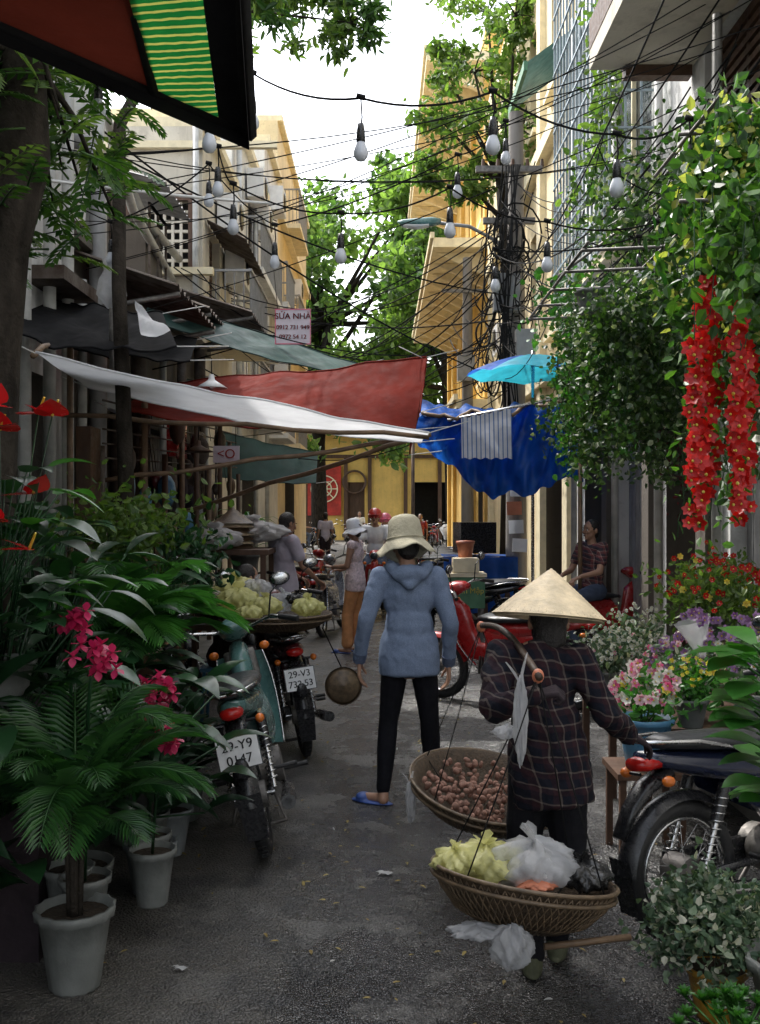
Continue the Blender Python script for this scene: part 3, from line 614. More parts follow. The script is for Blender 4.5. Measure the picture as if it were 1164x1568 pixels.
for i,(t,s,z) in enumerate((('SỬA NHÀ',.098,3.94),('0912 731 949',.07,3.81),('0972 54 12',.07,3.70))):
    for q in(-.002,0,.002): text('line',t,s,(-1.02+q,11.985,z),RX,'redc',e)
b=B(); b.tube([(-1.86,7.1,2.6),(-1.86,7.1,3.2)],.02,'steel',6)
b.lathe([(.02,.32),(.06,.3),(.05,.22),(.08,.16),(.10,.05),(.06,0),(.03,-.04)],'plastic',(-1.86,7.1,3.1),n=14,wob=.08); b.done('plastic_wrapped_lamp')
# ---------------------------------------------------------------- poles, lamp, cables
def cable(b,a,c,sag,r=.008,m='cable',n=14):
    a=V(a);c=V(c); b.tube([a.lerp(c,i/n)+V((0,0,-sag*4*(i/n)*(1-i/n))) for i in range(n+1)],r,m,4)
b=B(); b.cyl((1.86,14,0),(1.86,14,7.1),.15,.1,'pole',14); b.box((1.75,13.9,6.3),(.9,.08,.08),'steel'); b.box((1.75,13.9,5.6),(.7,.08,.08),'steel')
for i in range(5): b.cyl((1.4+.2*i,13.9,6.34),(1.4+.2*i,13.9,6.44),.03,.02,'brownw',6)
for i in range(5): b.box((1.84+random.uniform(-.05,.05),13.84,1.2+i*.25),(.2,.012,.18),('white','t_white','obuck','white','cream')[i],(0,R(random.uniform(-6,6)),0))
b.box((1.7,13.8,4.6),(.35,.2,.5),'grey'); b.box((1.95,13.78,3.9),(.25,.2,.4),'grey'); b.done('utility_pole')
b=B(); b.cyl((2.05,24,0),(2.05,24,7.6),.16,.11,'pole',12); b.box((2,23.85,6.8),(1.1,.08,.08),'steel'); b.box((2,23.85,5),(.4,.25,.6),'grey'); b.done('utility_pole')
b=B(); a=[(1.86,14.1,5.0),(1.6,14,5.35),(1.2,13.8,5.5),(.75,13.7,5.52)]; b.tube(a,.025,'grey',7)
b.M=Matrix.Translation((.55,13.65,5.5)); b.loft([(-.32,.02,.01,.01),(-.25,.0,.09,.04),(-.05,.0,.11,.06),(.15,.02,.08,.06),(.26,.02,.04,.04)],'teal'); b.loft([(-.24,-.03,.07,.02),(-.05,-.045,.09,.035),(.1,-.03,.07,.02)],'white'); b.M=None
b.done('street_lamp')
random.seed(11); b=B()
hub=V((1.8,13.85,6.0)); hub2=V((2.0,23.8,6.6))
for i in range(16): cable(b,hub+V((random.uniform(-.4,.3),0,random.uniform(-2.4,.4))),hub2+V((random.uniform(-.4,.4),0,random.uniform(-2,.3))),random.uniform(.1,.9),random.uniform(.008,.016))
for i in range(13): cable(b,hub+V((random.uniform(-.3,.2),0,random.uniform(-2.6,.4))),(random.uniform(1.8,2.55),random.uniform(6,8.5),random.uniform(3.6,5.2)),random.uniform(.1,.7),random.uniform(.005,.009))
for i in range(22): cable(b,hub+V((random.uniform(-.3,.2),0,random.uniform(-2.8,.0))),(-2.58,random.uniform(9,20),random.uniform(2.9,5.5)),random.uniform(.2,1.1),random.uniform(.006,.012))
for i in range(11): cable(b,(2.5,random.uniform(6,9),random.uniform(4,5.5)),(-2.5,random.uniform(6,9),random.uniform(2.9,4.6)),random.uniform(.1,.4),.0045)
for i in range(34):
    c=hub+V((random.uniform(-.45,.2),random.uniform(-.2,.1),random.uniform(-2.8,-.6))); r=random.uniform(.12,.35); ax=random.uniform(0,3)
    b.tube([c+V((r*math.cos(t)*math.cos(ax),r*math.cos(t)*math.sin(ax)*.6,r*1.2*math.sin(t))) for t in np.linspace(0,6.2,15)],random.uniform(.006,.014),'cable',4)
for i in range(11): b.tube([hub+V((-.12+.02*i,-.15,.3)),hub+V((random.uniform(-.35,.05),-.22,-1)),hub+V((random.uniform(-.3,0),-.18,-2.2)),hub+V((random.uniform(-.15,.1),-.15,-3.4))],.011,'cable',4)
for i in range(8): cable(b,(2.5,6+random.random()*2,4+random.random()),(2.2,13.6,4.2+random.random()*1.6),.4,.009)
b.done('overhead_cables')
b=B(); cable(b,(-2.58,6.6,3.85),(-.85,8,4.06),.02,.012,'cablew'); b.done('white_cable')
S1=[(-1.32,4.8,3.55),(-.80,4.8,3.39),(-.66,5.3,3.68),(-.09,4.8,3.35),(.53,4.8,3.38),(1.11,4.8,3.18),(1.45,4.8,3.25)]
S2=[(-.95,6,3.55),(-.86,6,3.33),(-.23,6,3.16),(.41,6,3.31),(.98,6,3.11),(1.63,6,3.11)]
S3=[(-1.84,7,3.39),(-1.17,7,3.79),(-.72,7,3.37),(.53,7,3.85),(.86,7,4.08),(.8,7.1,3.23),(1.77,7,3.29)]
for S,ends in((S1,((-2.6,4.2,4.1),(2.58,5.4,3.9))),(S2,((-2.6,6.6,4.0),(2.58,6.6,3.8))),(S3,((-2.6,7.4,4.2),(2.58,8,4.4)))):
    b=B(); pts=[V(ends[0])]+[V(p)+V((0,0,.24)) for p in S]+[V(ends[1])]
    for a,c in zip(pts[:-1],pts[1:]): cable(b,a,c,.05,.006,'cable',8)
    for p in S:
        x,y,z=p; b.tube([(x,y,z+.24),(x+.006,y,z+.15),(x,y,z+.1)],.005,'cable',4); b.tube([(x-.02,y,z+.25),(x+.02,y,z+.24)],.014,'cable',5)
        b.lathe([(.0,.125),(.014,.12),(.019,.09),(.022,.035),(.016,.03)],'blkp',p,n=12)
        b.lathe([(.016,.04),(.02,.03),(.030,.005),(.035,-.015),(.033,-.035),(.02,-.052),(.0,-.058)],'bulb',p,n=14)
    b.done('light_bulb_string')
# ---------------------------------------------------------------- plants
def pot(b,x,y,z,h,r,m='pot',wob=.03):
    b.lathe([(0,.0),(r*.62,0),(r*.66,.01),(r*.8,h*.5),(r*.92,h*.86),(r*1.02,h*.88),(r*1.06,h),(r*.98,h*1.01),(r*.93,h*.9),(0,h*.88)],m,(x,y,z),n=28,wob=wob)
    b.lathe([(0,h*.9),(r*.92,h*.9)],'soil',(x,y,z),n=20)
random.seed(5)
b=B(); pot(b,-1.06,3.56,0,.28,.13)
for i in range(5):
    a=random.uniform(0,6.28); b.tube([(-1.06+.02*math.cos(a),3.56+.02*math.sin(a),.24),(-1.06+.03*math.cos(a),3.56+.03*math.sin(a),.62)],.012,'bark',6)
for i in range(26):
    a=i*2.4; z=random.uniform(.5,.72); e=random.uniform(.3,1.9); b.frond((-1.06,3.56,z),(math.cos(a),math.sin(a)*.9,e),random.uniform(.42,.62),'l_palm',28,.16,1.3,.006,.8)
b.done('potted_areca_palm')
b=B(); pot(b,-1.2,4.0,0,.28,.15,'pot',0)
for i in range(16):
    a=i*2.4; b.frond((-1.2,4.0,.35+.02*i),(math.cos(a),math.sin(a),random.uniform(.5,1.6)),random.uniform(.4,.6),'l_palm',24,.2,1.1,.009,.9)
b.done('potted_palm')
heart=(.5,1.0,1,.85,.6,.3,0)
def leafy(name,x,y,z0,z1,n,L,W,m,potm='potw',ph=.22,pr=.11,base=0,shape=(0.05,.55,.9,1,.85,.5,0),r=.8):
    b=B(); pot(b,x,y,base,ph,pr,potm)
    b.tube([(x,y,base+ph*.8),(x+.02,y,base+z1*.6)],[.02,.012],'bark',6)
    for i in range(n):
        a=random.uniform(0,6.28); t=random.random(); z=base+z0+(z1-z0)*t; rr=r*random.uniform(.1,.6)
        p=V((x+rr*math.cos(a),y+rr*math.sin(a),z)); d=V((math.cos(a),math.sin(a),random.uniform(-.1,.9)))
        b.tube([(x,y,base+z0+(z-base-z0)*.5),p],.005,m,4); b.leaf(p,d,L*random.uniform(.7,1.2),W*random.uniform(.7,1.2),m,random.uniform(.5,1.2),.25,shape)
    return b.done(name)
leafy('potted_philodendron',-1.0,4.45,.3,1.0,46,.24,.13,'l_dark',shape=heart,r=.6)
leafy('potted_philodendron',-1.02,4.95,.3,.8,30,.22,.13,'l_dark',shape=heart,r=.5)
leafy('potted_philodendron',-1.05,5.5,.25,.7,24,.2,.12,'l_dark','pot',shape=heart,r=.5)
leafy('potted_peace_lily',-1.45,3.9,.4,1.35,70,.3,.11,'l_dark',r=.7)
leafy('potted_peace_lily',-1.5,4.7,.5,1.5,80,.32,.12,'l_dark',r=.7)
leafy('potted_peace_lily',-1.5,5.5,.5,1.35,60,.32,.11,'l_dark',r=.6)
leafy('potted_philodendron',-1.65,3.3,.3,1.2,50,.3,.2,'l_dark',shape=heart)
b=B(); pot(b,-1.25,5.15,0,.3,.16,'pot'); 
for i in range(20):
    a=R(random.uniform(-100,60)) if i%4 else R(random.uniform(0,360)); b.frond((-1.25,5.0,.85+random.uniform(0,.25)),(math.cos(a),math.sin(a),random.uniform(.3,1.6)),random.uniform(.45,.68),'l_palm' if i%3==0 else 'l_bright',28,.24,1.2,.010,.75)
b.tube([(-1.25,5.15,.3),(-1.25,5.0,.95)],.03,'bark',7)
b.done('potted_kentia_palm')
b=B(); b.box((-1.5,4.0,.45),(.5,.5,.9),'dkcl'); pot(b,-1.42,3.85,.9,.2,.12)
for i in range(60):
    a=random.uniform(0,6.28); z=random.uniform(1.1,1.85); rr=random.uniform(.08,.3); p=V((-1.38+rr*math.cos(a),3.7+rr*math.sin(a),z)); b.tube([(-1.42,3.85,1.05),(-1.41,3.8,1.1+(z-1.1)*.5),p],.003,'l_dark',4)
    b.leaf(p,(math.cos(a),math.sin(a),random.uniform(-.2,.5)),random.uniform(.14,.24),random.uniform(.1,.15),'l_bright' if i%3==0 else 'l_dark',.8,.2,heart)
for x,z,y in((-1.12,1.98,3.5),(-1.2,2.0,3.6),(-1.3,1.93,3.5),(-1.18,1.53,3.45),(-1.3,1.62,3.4),(-1.33,2.02,3.5),(-1.22,1.72,3.6)):
    p=V((x,y,z)); b.tube([(-1.4,3.8,1.1),p],.003,'l_dark',4); b.leaf(p,(random.uniform(-.8,.9),-.5,random.uniform(-.1,.3)),.12,.11,'anth',.3,-.15,heart); b.leaf(p,(random.uniform(-.8,.8),-.2,.3),.1,.1,'anth',.3,-.1,heart)
    b.cyl(p,p+V((.03,-.03,.05)),.006,.004,'f_yel',6)
b.done('potted_anthurium')
def flowerspike(b,c,n,r,m,sz=.05):
    for i in range(n):
        p=V(c)+V((random.gauss(0,r),random.gauss(0,r*.7),random.gauss(0,r)));a0=random.random()*6
        for k in range(5):
            a=a0+k*1.257; b.leaf(p,(math.cos(a),-.5,math.sin(a)),sz,sz*.7,m,.1,.2,(.2,.7,1,.7,0))
for (x,y,z) in((-.98,3.5,1.15),(-.86,4.0,.97),(-.8,3.8,.81),(-1.07,3.6,1.28),(-.93,4.3,.87)):
    b=B(); base=(x-.1,y+.25,.3); b.tube([base,(x-.06,y+.15,z-.2),(x,y,z)],.007,'l_dark',5); flowerspike(b,(x,y,z),13,.034,'f_pink',.04)
    for i in range(7):
        a=random.uniform(0,6.28); b.leaf(V(base)+V((0,0,.2)),(math.cos(a),math.sin(a),1),.35,.06,'l_dark',1.3)
    pot(b,base[0],base[1],0.1,.22,.09); b.done('potted_ginger_flower')
b=B(); b.box((-2.0,5,.25),(.5,3.4,.5),'brownw'); b.box((-2.15,5,.6),(.3,3.4,.2),'brownw')
for y in(3.6,4.2,4.8,5.4,6.0,6.5):
    pot(b,-2.0,y,.5,.22,.13)
    for i in range(30):
        a=random.uniform(0,6.28); rr=random.uniform(.05,.4); p=V((-1.95+rr*math.cos(a),y+rr*math.sin(a),random.uniform(.8,1.7))); b.tube([(-2,y,.7),p],.004,'l_dark',4); b.leaf(p,(math.cos(a),math.sin(a),random.uniform(-.2,.8)),.26,.12,'l_dark',.9,.2,heart)
b.done('tiered_plant_stand')
b=B(); pot(b,-1.55,6.3,.8,.2,.12); b.box((-1.55,6.3,.4),(.4,.4,.8),'brownw'); P=rng.normal(size=(1100,3))*np.array([.2,.2,.12])+np.array([-1.55,6.3,1.55]); b.cloud(P,.06,'l_mid',.6,.1); b.tube([(-1.55,6.3,1),(-1.55,6.3,1.5)],.015,'bark',5)
P=rng.normal(size=(500,3))*np.array([.1,.1,.1])+np.array([-1.15,6.3,1.35]); b.cloud(P,.06,'l_dark',.6,.1); b.tube([(-1.55,6.3,1),(-1.15,6.3,1.3)],.01,'bark',5); b.done('bonsai_tree')
b=B(); pot(b,-1.45,11,.9,.3,.16); b.box((-1.45,11,.45),(.5,.5,.9),'brownw')
for i in range(26): a=i*2.4; b.leaf((-1.45,11,1.2+.01*i),(math.cos(a),math.sin(a),random.uniform(.5,2)),random.uniform(.4,.6),.05,'l_bright',1.4)
b.done('potted_dracaena')
def strands(b,starts,L,m,size,dens=34,ratio=.7,sp=.05,droop=.4):
    for (x,y,z) in starts:
        l=L*random.uniform(.45,1.1); p=V((x,y,z)); pts=[p.copy()]; k=int(l/.08)
        dx,dy=random.uniform(-.02,.02),random.uniform(-.02,.02)
        for i in range(k): p=p+V((dx+random.uniform(-.02,.02),dy+random.uniform(-.02,.02),-.08)); pts.append(p.copy())
        b.tube(pts,.003,'l_dark',3)
        q=np.array([tuple(v) for v in pts]); n=int(dens*l/.5); P=q[rng.integers(0,len(q),n)]+rng.normal(size=(n,3))*sp; b.cloud(P,size,m,ratio,droop)
random.seed(21)
b=B()
for i in range(5): b.tube([(2.6,5.6+.5*i,3.15),(1.1,5.6+.5*i,3.08)],.010,'steel',5)
b.tube([(1.12,5.5,3.1),(1.12,7.7,3.1)],.010,'steel',5); b.tube([(1.6,5.0,3.15),(1.6,7.7,3.12)],.010,'steel',5)
def hull(): 
    t=random.random(); x=1.2+.85*t; return (x,random.uniform(5.9,7.3),3.0-.25*abs(t-.5)+random.uniform(-.1,.1))
strands(b,[hull() for _ in range(84)],.98,'l_vine',.04,120,.75,.06)
strands(b,[(random.uniform(1.18,1.4),random.uniform(6.0,7),random.uniform(2.5,2.85)) for _ in range(14)],.75,'l_bright',.04,55,.75,.04)
for i in range(4): pot(b,1.3+.2*i,6.3+.2*i,2.85,.16,.1,'pot'); 
b.done('hanging_vine_basket')
b=B(); b.tube([(2.6,4.8,3.5),(1.4,4.8,3.42)],.010,'steel',5); b.tube([(1.45,4.3,3.42),(1.45,5.4,3.42)],.010,'steel',5)
strands(b,[(random.uniform(1.52,1.95),random.uniform(4.6,5.2),random.uniform(3.2,3.6)) for _ in range(46)],.95,'l_var',.06,70,.7,.06,.5)
strands(b,[(random.uniform(1.68,2.0),random.uniform(4.6,5.0),random.uniform(2.9,3.1)) for _ in range(16)],1.15,'l_grey',.06,50,.7,.06,.5)
strands(b,[(random.uniform(1.42,1.62),random.uniform(4.3,4.9),random.uniform(3.0,3.45)) for _ in range(26)],.62,'l_var',.062,56,.7,.05,.5)
strands(b,[(random.uniform(1.38,1.65),random.uniform(4.1,4.4),random.uniform(2.75,3.1)) for _ in range(14)],.42,'l_near',.065,44,.7,.05,.5)
b.done('hanging_variegated_ivy')
b=B()
strands(b,[(random.uniform(1.7,2.6),random.uniform(7.2,9.2),random.uniform(3.5,4.6)) for _ in range(46)],.7,'l_vine',.06,55,.75,.09)
strands(b,[(random.uniform(2.0,2.25),random.uniform(9.5,10.5),random.uniform(5.5,6.8)) for _ in range(12)],1.5,'l_mid',.08,24,.75,.06)
strands(b,[(random.uniform(1.2,1.6),random.uniform(7.6,8.2),random.uniform(3.2,3.5)) for _ in range(12)],.5,'l_bright',.065,34,.75,.08)
b.tube([(2.6,8,4.4),(1.3,7.8,3.4)],.012,'steel',5)
for i in range(12): cable(b,(random.uniform(1.5,1.8),7.5,random.uniform(3.2,4.6)),(2.58,random.uniform(7,9),random.uniform(3.4,5.2)),.25,.006)
b.done('balcony_creeper')
def blossom(b,p,r,m,cm='f_yel'):
    ax=V((random.uniform(-.9,.5),-1,random.uniform(-.4,.5))).normalized(); u=ax.orthogonal().normalized(); w=ax.cross(u); a0=random.random()
    for k in range(6):
        a=a0+k*1.047; d=(u*math.cos(a)+w*math.sin(a)+ax*.4); b.leaf(p,d,r,r*.72,m,.05,.25,(.2,.75,1,.7,0),up=ax)
    b.ball(V(p)+ax*.006,r*.17,cm,None,6,4)
b=B()
for i,x in enumerate((1.335,1.385,1.44,1.50,1.555,1.60)):
    y=4.35+.07*(i%3); zt=(2.35,2.6,2.62,2.5,2.3,2.35)[i]+random.uniform(-.04,.04); zb=1.6+.06*((i*3)%4)
    b.tube([(x,y,3.0),(x,y,zb)],.003,'l_dark',3); z=zt
    while z>zb:
        for q in range(2): blossom(b,(x+random.uniform(-.028,.028),y-.02+random.uniform(-.04,.03),z),random.uniform(.030,.050),'f_red')
        z-=random.uniform(.035,.06)
    P=np.array([(x,y+.01,random.uniform(zb,zt)) for _ in range(40)])+rng.normal(size=(40,3))*.03; b.cloud(P,.045,'l_near',.5,.4)
strands(b,[(random.uniform(1.35,1.62),random.uniform(4.35,4.5),random.uniform(2.2,2.6)) for _ in range(10)],.8,'l_near',.055,14,.6,.06)
b.tube([(2.6,4.45,3.05),(1.30,4.45,3.0)],.010,'steel',5); b.done('hanging_red_flower_garland')
b=B(); strands(b,[(random.uniform(1.75,1.95),random.uniform(6.3,6.6),2.15) for _ in range(8)],.5,'f_dark',.035,30,.8,.04); b.tube([(2.6,6.45,2.2),(1.75,6.45,2.15)],.01,'steel',5); b.done('hanging_dark_flowers')
b=B()
for x,y,z,w,d in((1.75,5.9,.55,.9,1.6),(2.2,5.9,.85,.5,1.7)):
    b.box((x,y,z),(w,d,.04),'brownw')
    for sx in(-1,1):
        for sy in(-1,0,1): b.box((x+sx*(w/2-.04),y+sy*(d/2-.04),z/2-.01),(.04,.04,z-.03),'brownw')
b.done('flower_display_stand')
def bouquet(name,c,r,pot_,specs,leafn=260,lm='l_bright',pm='pot',ls=.055):
    b=B(); x,y,z=c; h=pot_; pot(b,x,y,z,h,h*.6,pm,0)
    top=z+h+r*.75
    P=rng.normal(size=(leafn,3))*np.array([r*.5,r*.5,r*.35])+np.array([x,y,top-r*.25]); b.cloud(P,ls,lm,.5,-.2)
    for i in range(12):
        a=random.uniform(0,6.28); b.tube([(x,y,z+h*.8),(x+r*.7*math.cos(a),y+r*.7*math.sin(a),top)],.004,lm,3)
    for m,n,sz in specs:
        for i in range(n):
            d=V((random.gauss(0,1),random.gauss(0,1),abs(random.gauss(0,1)))).normalized()*r*random.uniform(.7,1.15); blossom(b,V((x,y,top-r*.3))+d,sz*random.uniform(.8,1.2),m)
    return b.done(name)
bouquet('flower_bucket',(1.28,4.95,.43),.17,.23,[('f_lpink',46,.028),('f_white',40,.028),('f_yel',6,.026)],240,'l_bright','bucket')
b=B(); b.box((1.28,4.95,.41),(.34,.34,.03),'brownw')
for sx in(-1,1):
    for sy in(-1,1): b.box((1.28+sx*.14,4.95+sy*.14,.2),(.03,.03,.4),'brownw')
b.done('wooden_stool')
bouquet('potted_white_flowers',(1.38,6.1,.57),.19,.13,[('f_white',90,.014),('f_lpink',10,.014)],700,'l_grey',ls=.04)
bouquet('potted_red_flowers',(1.78,5.6,.87),.26,.2,[('f_red',46,.019),('f_yel',6,.02)],700,'l_mid',ls=.045)
bouquet('potted_red_flowers',(2.1,6.3,.87),.26,.2,[('f_red',32,.02)],700,'l_mid',ls=.045)
bouquet('potted_purple_flowers',(1.62,5.35,.57),.22,.15,[('f_pur',50,.024),('f_lpink',24,.022)],460,'l_grey',ls=.045)
bouquet('potted_yellow_flowers',(1.52,5.0,.6),.15,.14,[('f_yel',40,.015)],500,'l_bright','pot',ls=.04)
bouquet('potted_purple_flowers',(1.85,5.0,.57),.26,.2,[('f_pur',60,.028),('f_white',20,.024)],460,'l_grey',ls=.045)
bouquet('potted_white_flowers',(1.65,6.6,.57),.22,.15,[('f_white',70,.016)],520,'l_grey',ls=.045)
bouquet('potted_orange_flowers',(1.95,5.4,.87),.25,.15,[('f_yel',12,.022),('f_red',18,.022)],560,'l_mid',ls=.045)
b=B()
b.lathe([(.02,0),(.05,.10),(.08,.17),(.09,.19)],'plastic',(1.62,5.15,.92),Matrix.Rotation(R(-15),3,'Y'),18,wob=.06)
for i in range(14): blossom(b,(1.58+random.gauss(0,.04),5.12+random.gauss(0,.04),1.12+random.uniform(-.02,.03)),.026,'f_pur')
b.done('wrapped_bouquet')
b=B(); pot(b,1.28,3.1,0,.3,.16,'pot'); b.tube([(1.28,3.1,.25),(1.24,3.08,.6),(1.17,3.03,.9),(1.14,3.02,1.25)],[.02,.018,.014,.008],'bark',6)
obo=(.3,.55,.8,1,1,.85,.5,0)
for i in range(44):
    a=R(random.uniform(100,280)) if i%3 else random.uniform(0,6.28); t=i/44; z=.72+.52*t; p=V((1.24-.1*min(1,t*1.5),3.05,z)); 
    q=p+V((math.cos(a),math.sin(a),.5)).normalized()*.05; b.tube([p,q],.004,'l_bright',4); b.leaf(q,(math.cos(a),math.sin(a)*.8,random.uniform(-.1,.6)),random.uniform(.13,.19),random.uniform(.10,.14),'l_bright',.5,.2,obo)
b.done('potted_fiddle_leaf_fig')
b=B(); pot(b,1.1,3.35,0,.17,.10,'gold',0)
for i in range(84):
    a=random.uniform(0,6.28);e=random.uniform(-.3,1.5); d=V((math.cos(a)*math.cos(e),math.sin(a)*math.cos(e),math.sin(e)*.85)); q=V((1.1,3.35,.24))+d*random.uniform(.13,.245); b.tube([(1.1,3.35,.2),q],.003,'l_grey',3)
    P=rng.normal(size=(34,3))*.03+np.array(q); b.cloud(P,.028,'l_grey',.75)
b.done('potted_variegated_shrub')
b=B(); pot(b,1.0,2.86,0,.16,.12,'gold',0)
for i in range(40):
    a=random.uniform(0,6.28);rr=random.uniform(0,.17); c=V((1.0+rr*math.cos(a),2.88+rr*math.sin(a),.27+random.uniform(-.02,.03)-rr*.4)); b.tube([(1.0,2.86,.15),c],.004,'l_bright',3)
    for k in range(16): t=k*2.4; b.leaf(c,(math.cos(t),math.sin(t),.3+k*.12),.035,.018,'l_bright',.0,.3,(.4,1,.8,0))
b.done('potted_succulents')
# ---------------------------------------------------------------- motorbikes
def mbike(name,rear,head,col,lean=10,plate=None,rack=False,col2=None,S=1.0,shield=1.0):
    col2=col2 or col
    fwd=V((math.cos(R(head)),math.sin(R(head)),0)); cen=V((rear[0],rear[1],0))+fwd*.6*S
    T=Matrix.Translation(cen)@Matrix.Rotation(R(head),4,'Z')@Matrix.Rotation(R(-lean),4,'X')@Matrix.Scale(S,4)
    b=B(); b.M=T; Ry=Matrix.Rotation(R(90),3,'X')
    for x in(-.6,.62):
        pr=[(.25+.037*math.cos(t),.032*math.sin(t)) for t in np.linspace(0,2*math.pi,11)]
        b.lathe(pr,'blk',(x,0,.287),Ry,36)
        for k in range(44):
            a=2*math.pi*k/44
            b.box((x+.2855*math.cos(a),0,.287+.2855*math.sin(a)),(.005,.038,.013),'blk',(0,-a,R(0)))
        b.lathe([(.205,-.020),(.217,-.022),(.211,0),(.217,.022),(.205,.02),(.2,0),(.205,-.02)],'chrome',(x,0,.287),Ry,32)
        b.cyl((x,-.06,.287),(x,.06,.287),.05 if x>0 else .065,.05 if x>0 else .065,'steel',14); b.cyl((x,-.1,.287),(x,.1,.287),.012,.012,'chrome',6)
        for k in range(24):
            a=2*math.pi*k/24; o=.35*(-1)**k; sy=.03*(-1)**(k//2); b.cyl((x+.05*math.cos(a+o),sy,.287+.05*math.sin(a+o)),(x+.205*math.cos(a),0,.287+.205*math.sin(a)),.002,.002,'chrome',3)
    def fender(xc,a0,a1,m,r=.315,w=.055):
        b.sheet(lambda u,v:V((xc+(r-.035*abs(2*v-1)**2)*math.cos(R(a0+(a1-a0)*u)),w*(2*v-1),.287+(r-.035*abs(2*v-1)**2)*math.sin(R(a0+(a1-a0)*u)))),20,6,m)
    fender(-.6,60,175,'blkp',.325,.055); fender(.62,15,165,col2,.315,.055)
    b.sheet(lambda u,v:V((-.925+.04*u,.06*(2*v-1)*(1-.2*u),.38-.22*u)),4,4,'blkp')
    for s in(-1,1):
        b.tube([(.62,s*.075,.287),(.5,s*.075,.62),(.42,s*.06,.86)],[.022,.026,.03],'steel',8)
        p=V((-.58,s*.1,.3));q=V((-.44,s*.1,.63)); b.cyl(p,q,.014,.014,'chrome',8); b.cyl(p.lerp(q,.55),q,.026,.026,'blkp',8)
        d=(q-p); u=V((0,1,0)); w=d.normalized().cross(u); b.tube([p+d*(.1+.75*i/60)+(u*math.cos(i*.9)+w*math.sin(i*.9))*.026 for i in range(61)],.0045,'chrome',4)
        b.tube([(-.6,s*.085,.287),(-.05,s*.07,.3)],.018,'blkp',6)
        b.tube([(.4,0,.98),(.38,s*.12,1.0),(.34,s*.24,1.03),(.25,s*.33,1.0)],.011,'chrome',6); b.cyl((.29,s*.28,1.02),(.22,s*.38,.99),.017,.017,'blk',8)
        b.tube([(.34,s*.22,1.02),(.33,s*.38,.99)],.005,'chrome',4)
        b.tube([(.33,s*.22,1.03),(.33,s*.26,1.16),(.31,s*.31,1.2)],.005,'blkp',5); b.ball((.3,s*.33,1.23),(.015,.06,.04),'blkp'); b.ball((.288,s*.33,1.23),(.008,.052,.033),'chrome')
        b.cyl((-.0,s*.1,.24),(-.0,s*.26,.24),.012,.016,'blk',6); b.cyl((-.32,s*.1,.33),(-.32,s*.22,.33),.012,.014,'blk',6)
        b.ball((-.76,s*.12,.68),(.03,.022,.022),'orange'); b.cyl((-.75,s*.05,.68),(-.76,s*.11,.68),.008,.008,'blkp',5)
        b.ball((.47,s*.15,.86),(.025,.03,.025),'orange')
        b.sheet(lambda u,v:V((.49-.02*u-.24*u*u-.06*v*v,s*(.045+.135*shield*v*(1-.2*u)*(1-.35*(1-u)**3)),.84-.5*u)),10,6,col)
        b.tube([V((.49-.02*u-.24*u*u-.06,s*(.045+.135*shield*(1-.2*u)*(1-.35*(1-u)**3)),.84-.5*u)) for u in np.linspace(0,1,11)],.006,'chrome',5)
        b.sheet(lambda u,v:V((.1-.52*u,s*(.105+.03*math.sin(math.pi*v)-.03*u),.66-.30*v*(1-.75*u))),10,6,col)
        b.tube([(-.28,s*.12,.75),(-.6,s*.13,.82),(-.82,s*.08,.83),(-.84,0,.83)],.009,'chrome',6)
    b.loft([(.5,.84,.02,.03),(.46,.84,.06,.1),(.40,.78,.065,.12),(.34,.62,.055,.1),(.26,.46,.055,.09),(.1,.42,.065,.09),(-.05,.5,.08,.1),(-.15,.6,.09,.08)],col)
    b.loft([(.50,.97,.03,.03),(.47,.98,.08,.065),(.40,1.0,.09,.065),(.33,1.02,.075,.045),(.28,1.02,.04,.02)],col)
    b.ball((.49,0,.97),(.03,.065,.055),'glass'); b.ball((.485,0,.97),(.028,.072,.062),'chrome')
    b.loft([(.14,.62,.06,.04),(.05,.66,.11,.07),(-.2,.67,.12,.075),(-.45,.70,.10,.06),(-.65,.735,.068,.042),(-.8,.76,.035,.025)],col)
    b.loft([(.2,.745,.05,.02),(.14,.755,.10,.03),(0,.76,.125,.036),(-.2,.77,.132,.038),(-.3,.785,.135,.04),(-.5,.80,.12,.036),(-.66,.81,.085,.03),(-.74,.81,.04,.02)],'seat')
    b.loft([(-.72,.735,.05,.028),(-.79,.735,.058,.03),(-.835,.735,.04,.024)],'red'); b.loft([(-.66,.69,.05,.03),(-.78,.64,.05,.03),(-.86,.56,.04,.025),(-.92,.46,.035,.015)],'blkp')
    b.ball((-.06,0,.30),(.15,.11,.11),'steel'); b.cyl((-.06,-.13,.29),(-.06,.13,.29),.095,.095,'steel',18); b.cyl((.02,0,.32),(.22,0,.35),.065,.055,'steel',12)
    for i in range(7): b.box((.05+.024*i,0,.325+.004*i),(.007,.17,.16),'steel',(0,R(-8),0))
    b.cyl((.2,.0,.43),(.12,0,.48),.03,.04,'blkp',8)
    b.tube([(.2,-.03,.28),(.1,-.09,.17),(-.1,-.13,.17),(-.25,-.14,.2)],.016,'chrome',8)
    b.cyl((-.25,-.145,.2),(-.62,-.16,.25),.03,.038,'chrome',14); b.cyl((-.62,-.16,.25),(-.82,-.165,.28),.038,.034,'blkp',14); b.cyl((-.815,-.165,.28),(-.84,-.165,.285),.016,.016,'blk',8)
    b.box((-.33,.085,.30),(.56,.035,.09),'blkp'); b.tube([(-.1,.12,.2),(-.16,.2,.02)],.01,'steel',5); b.tube([(-.15,-.06,.18),(-.3,-.1,.05),(-.3,.1,.05)],.012,'steel',5)
    if rack: 
        for s in(-.09,-.03,.03,.09): b.tube([(-.5,s,.86),(-.95,s,.86)],.007,'chrome',5)
        b.tube([(-.5,-.09,.86),(-.5,.09,.86)],.007,'chrome',5); b.tube([(-.95,-.09,.86),(-.95,.09,.86)],.007,'chrome',5)
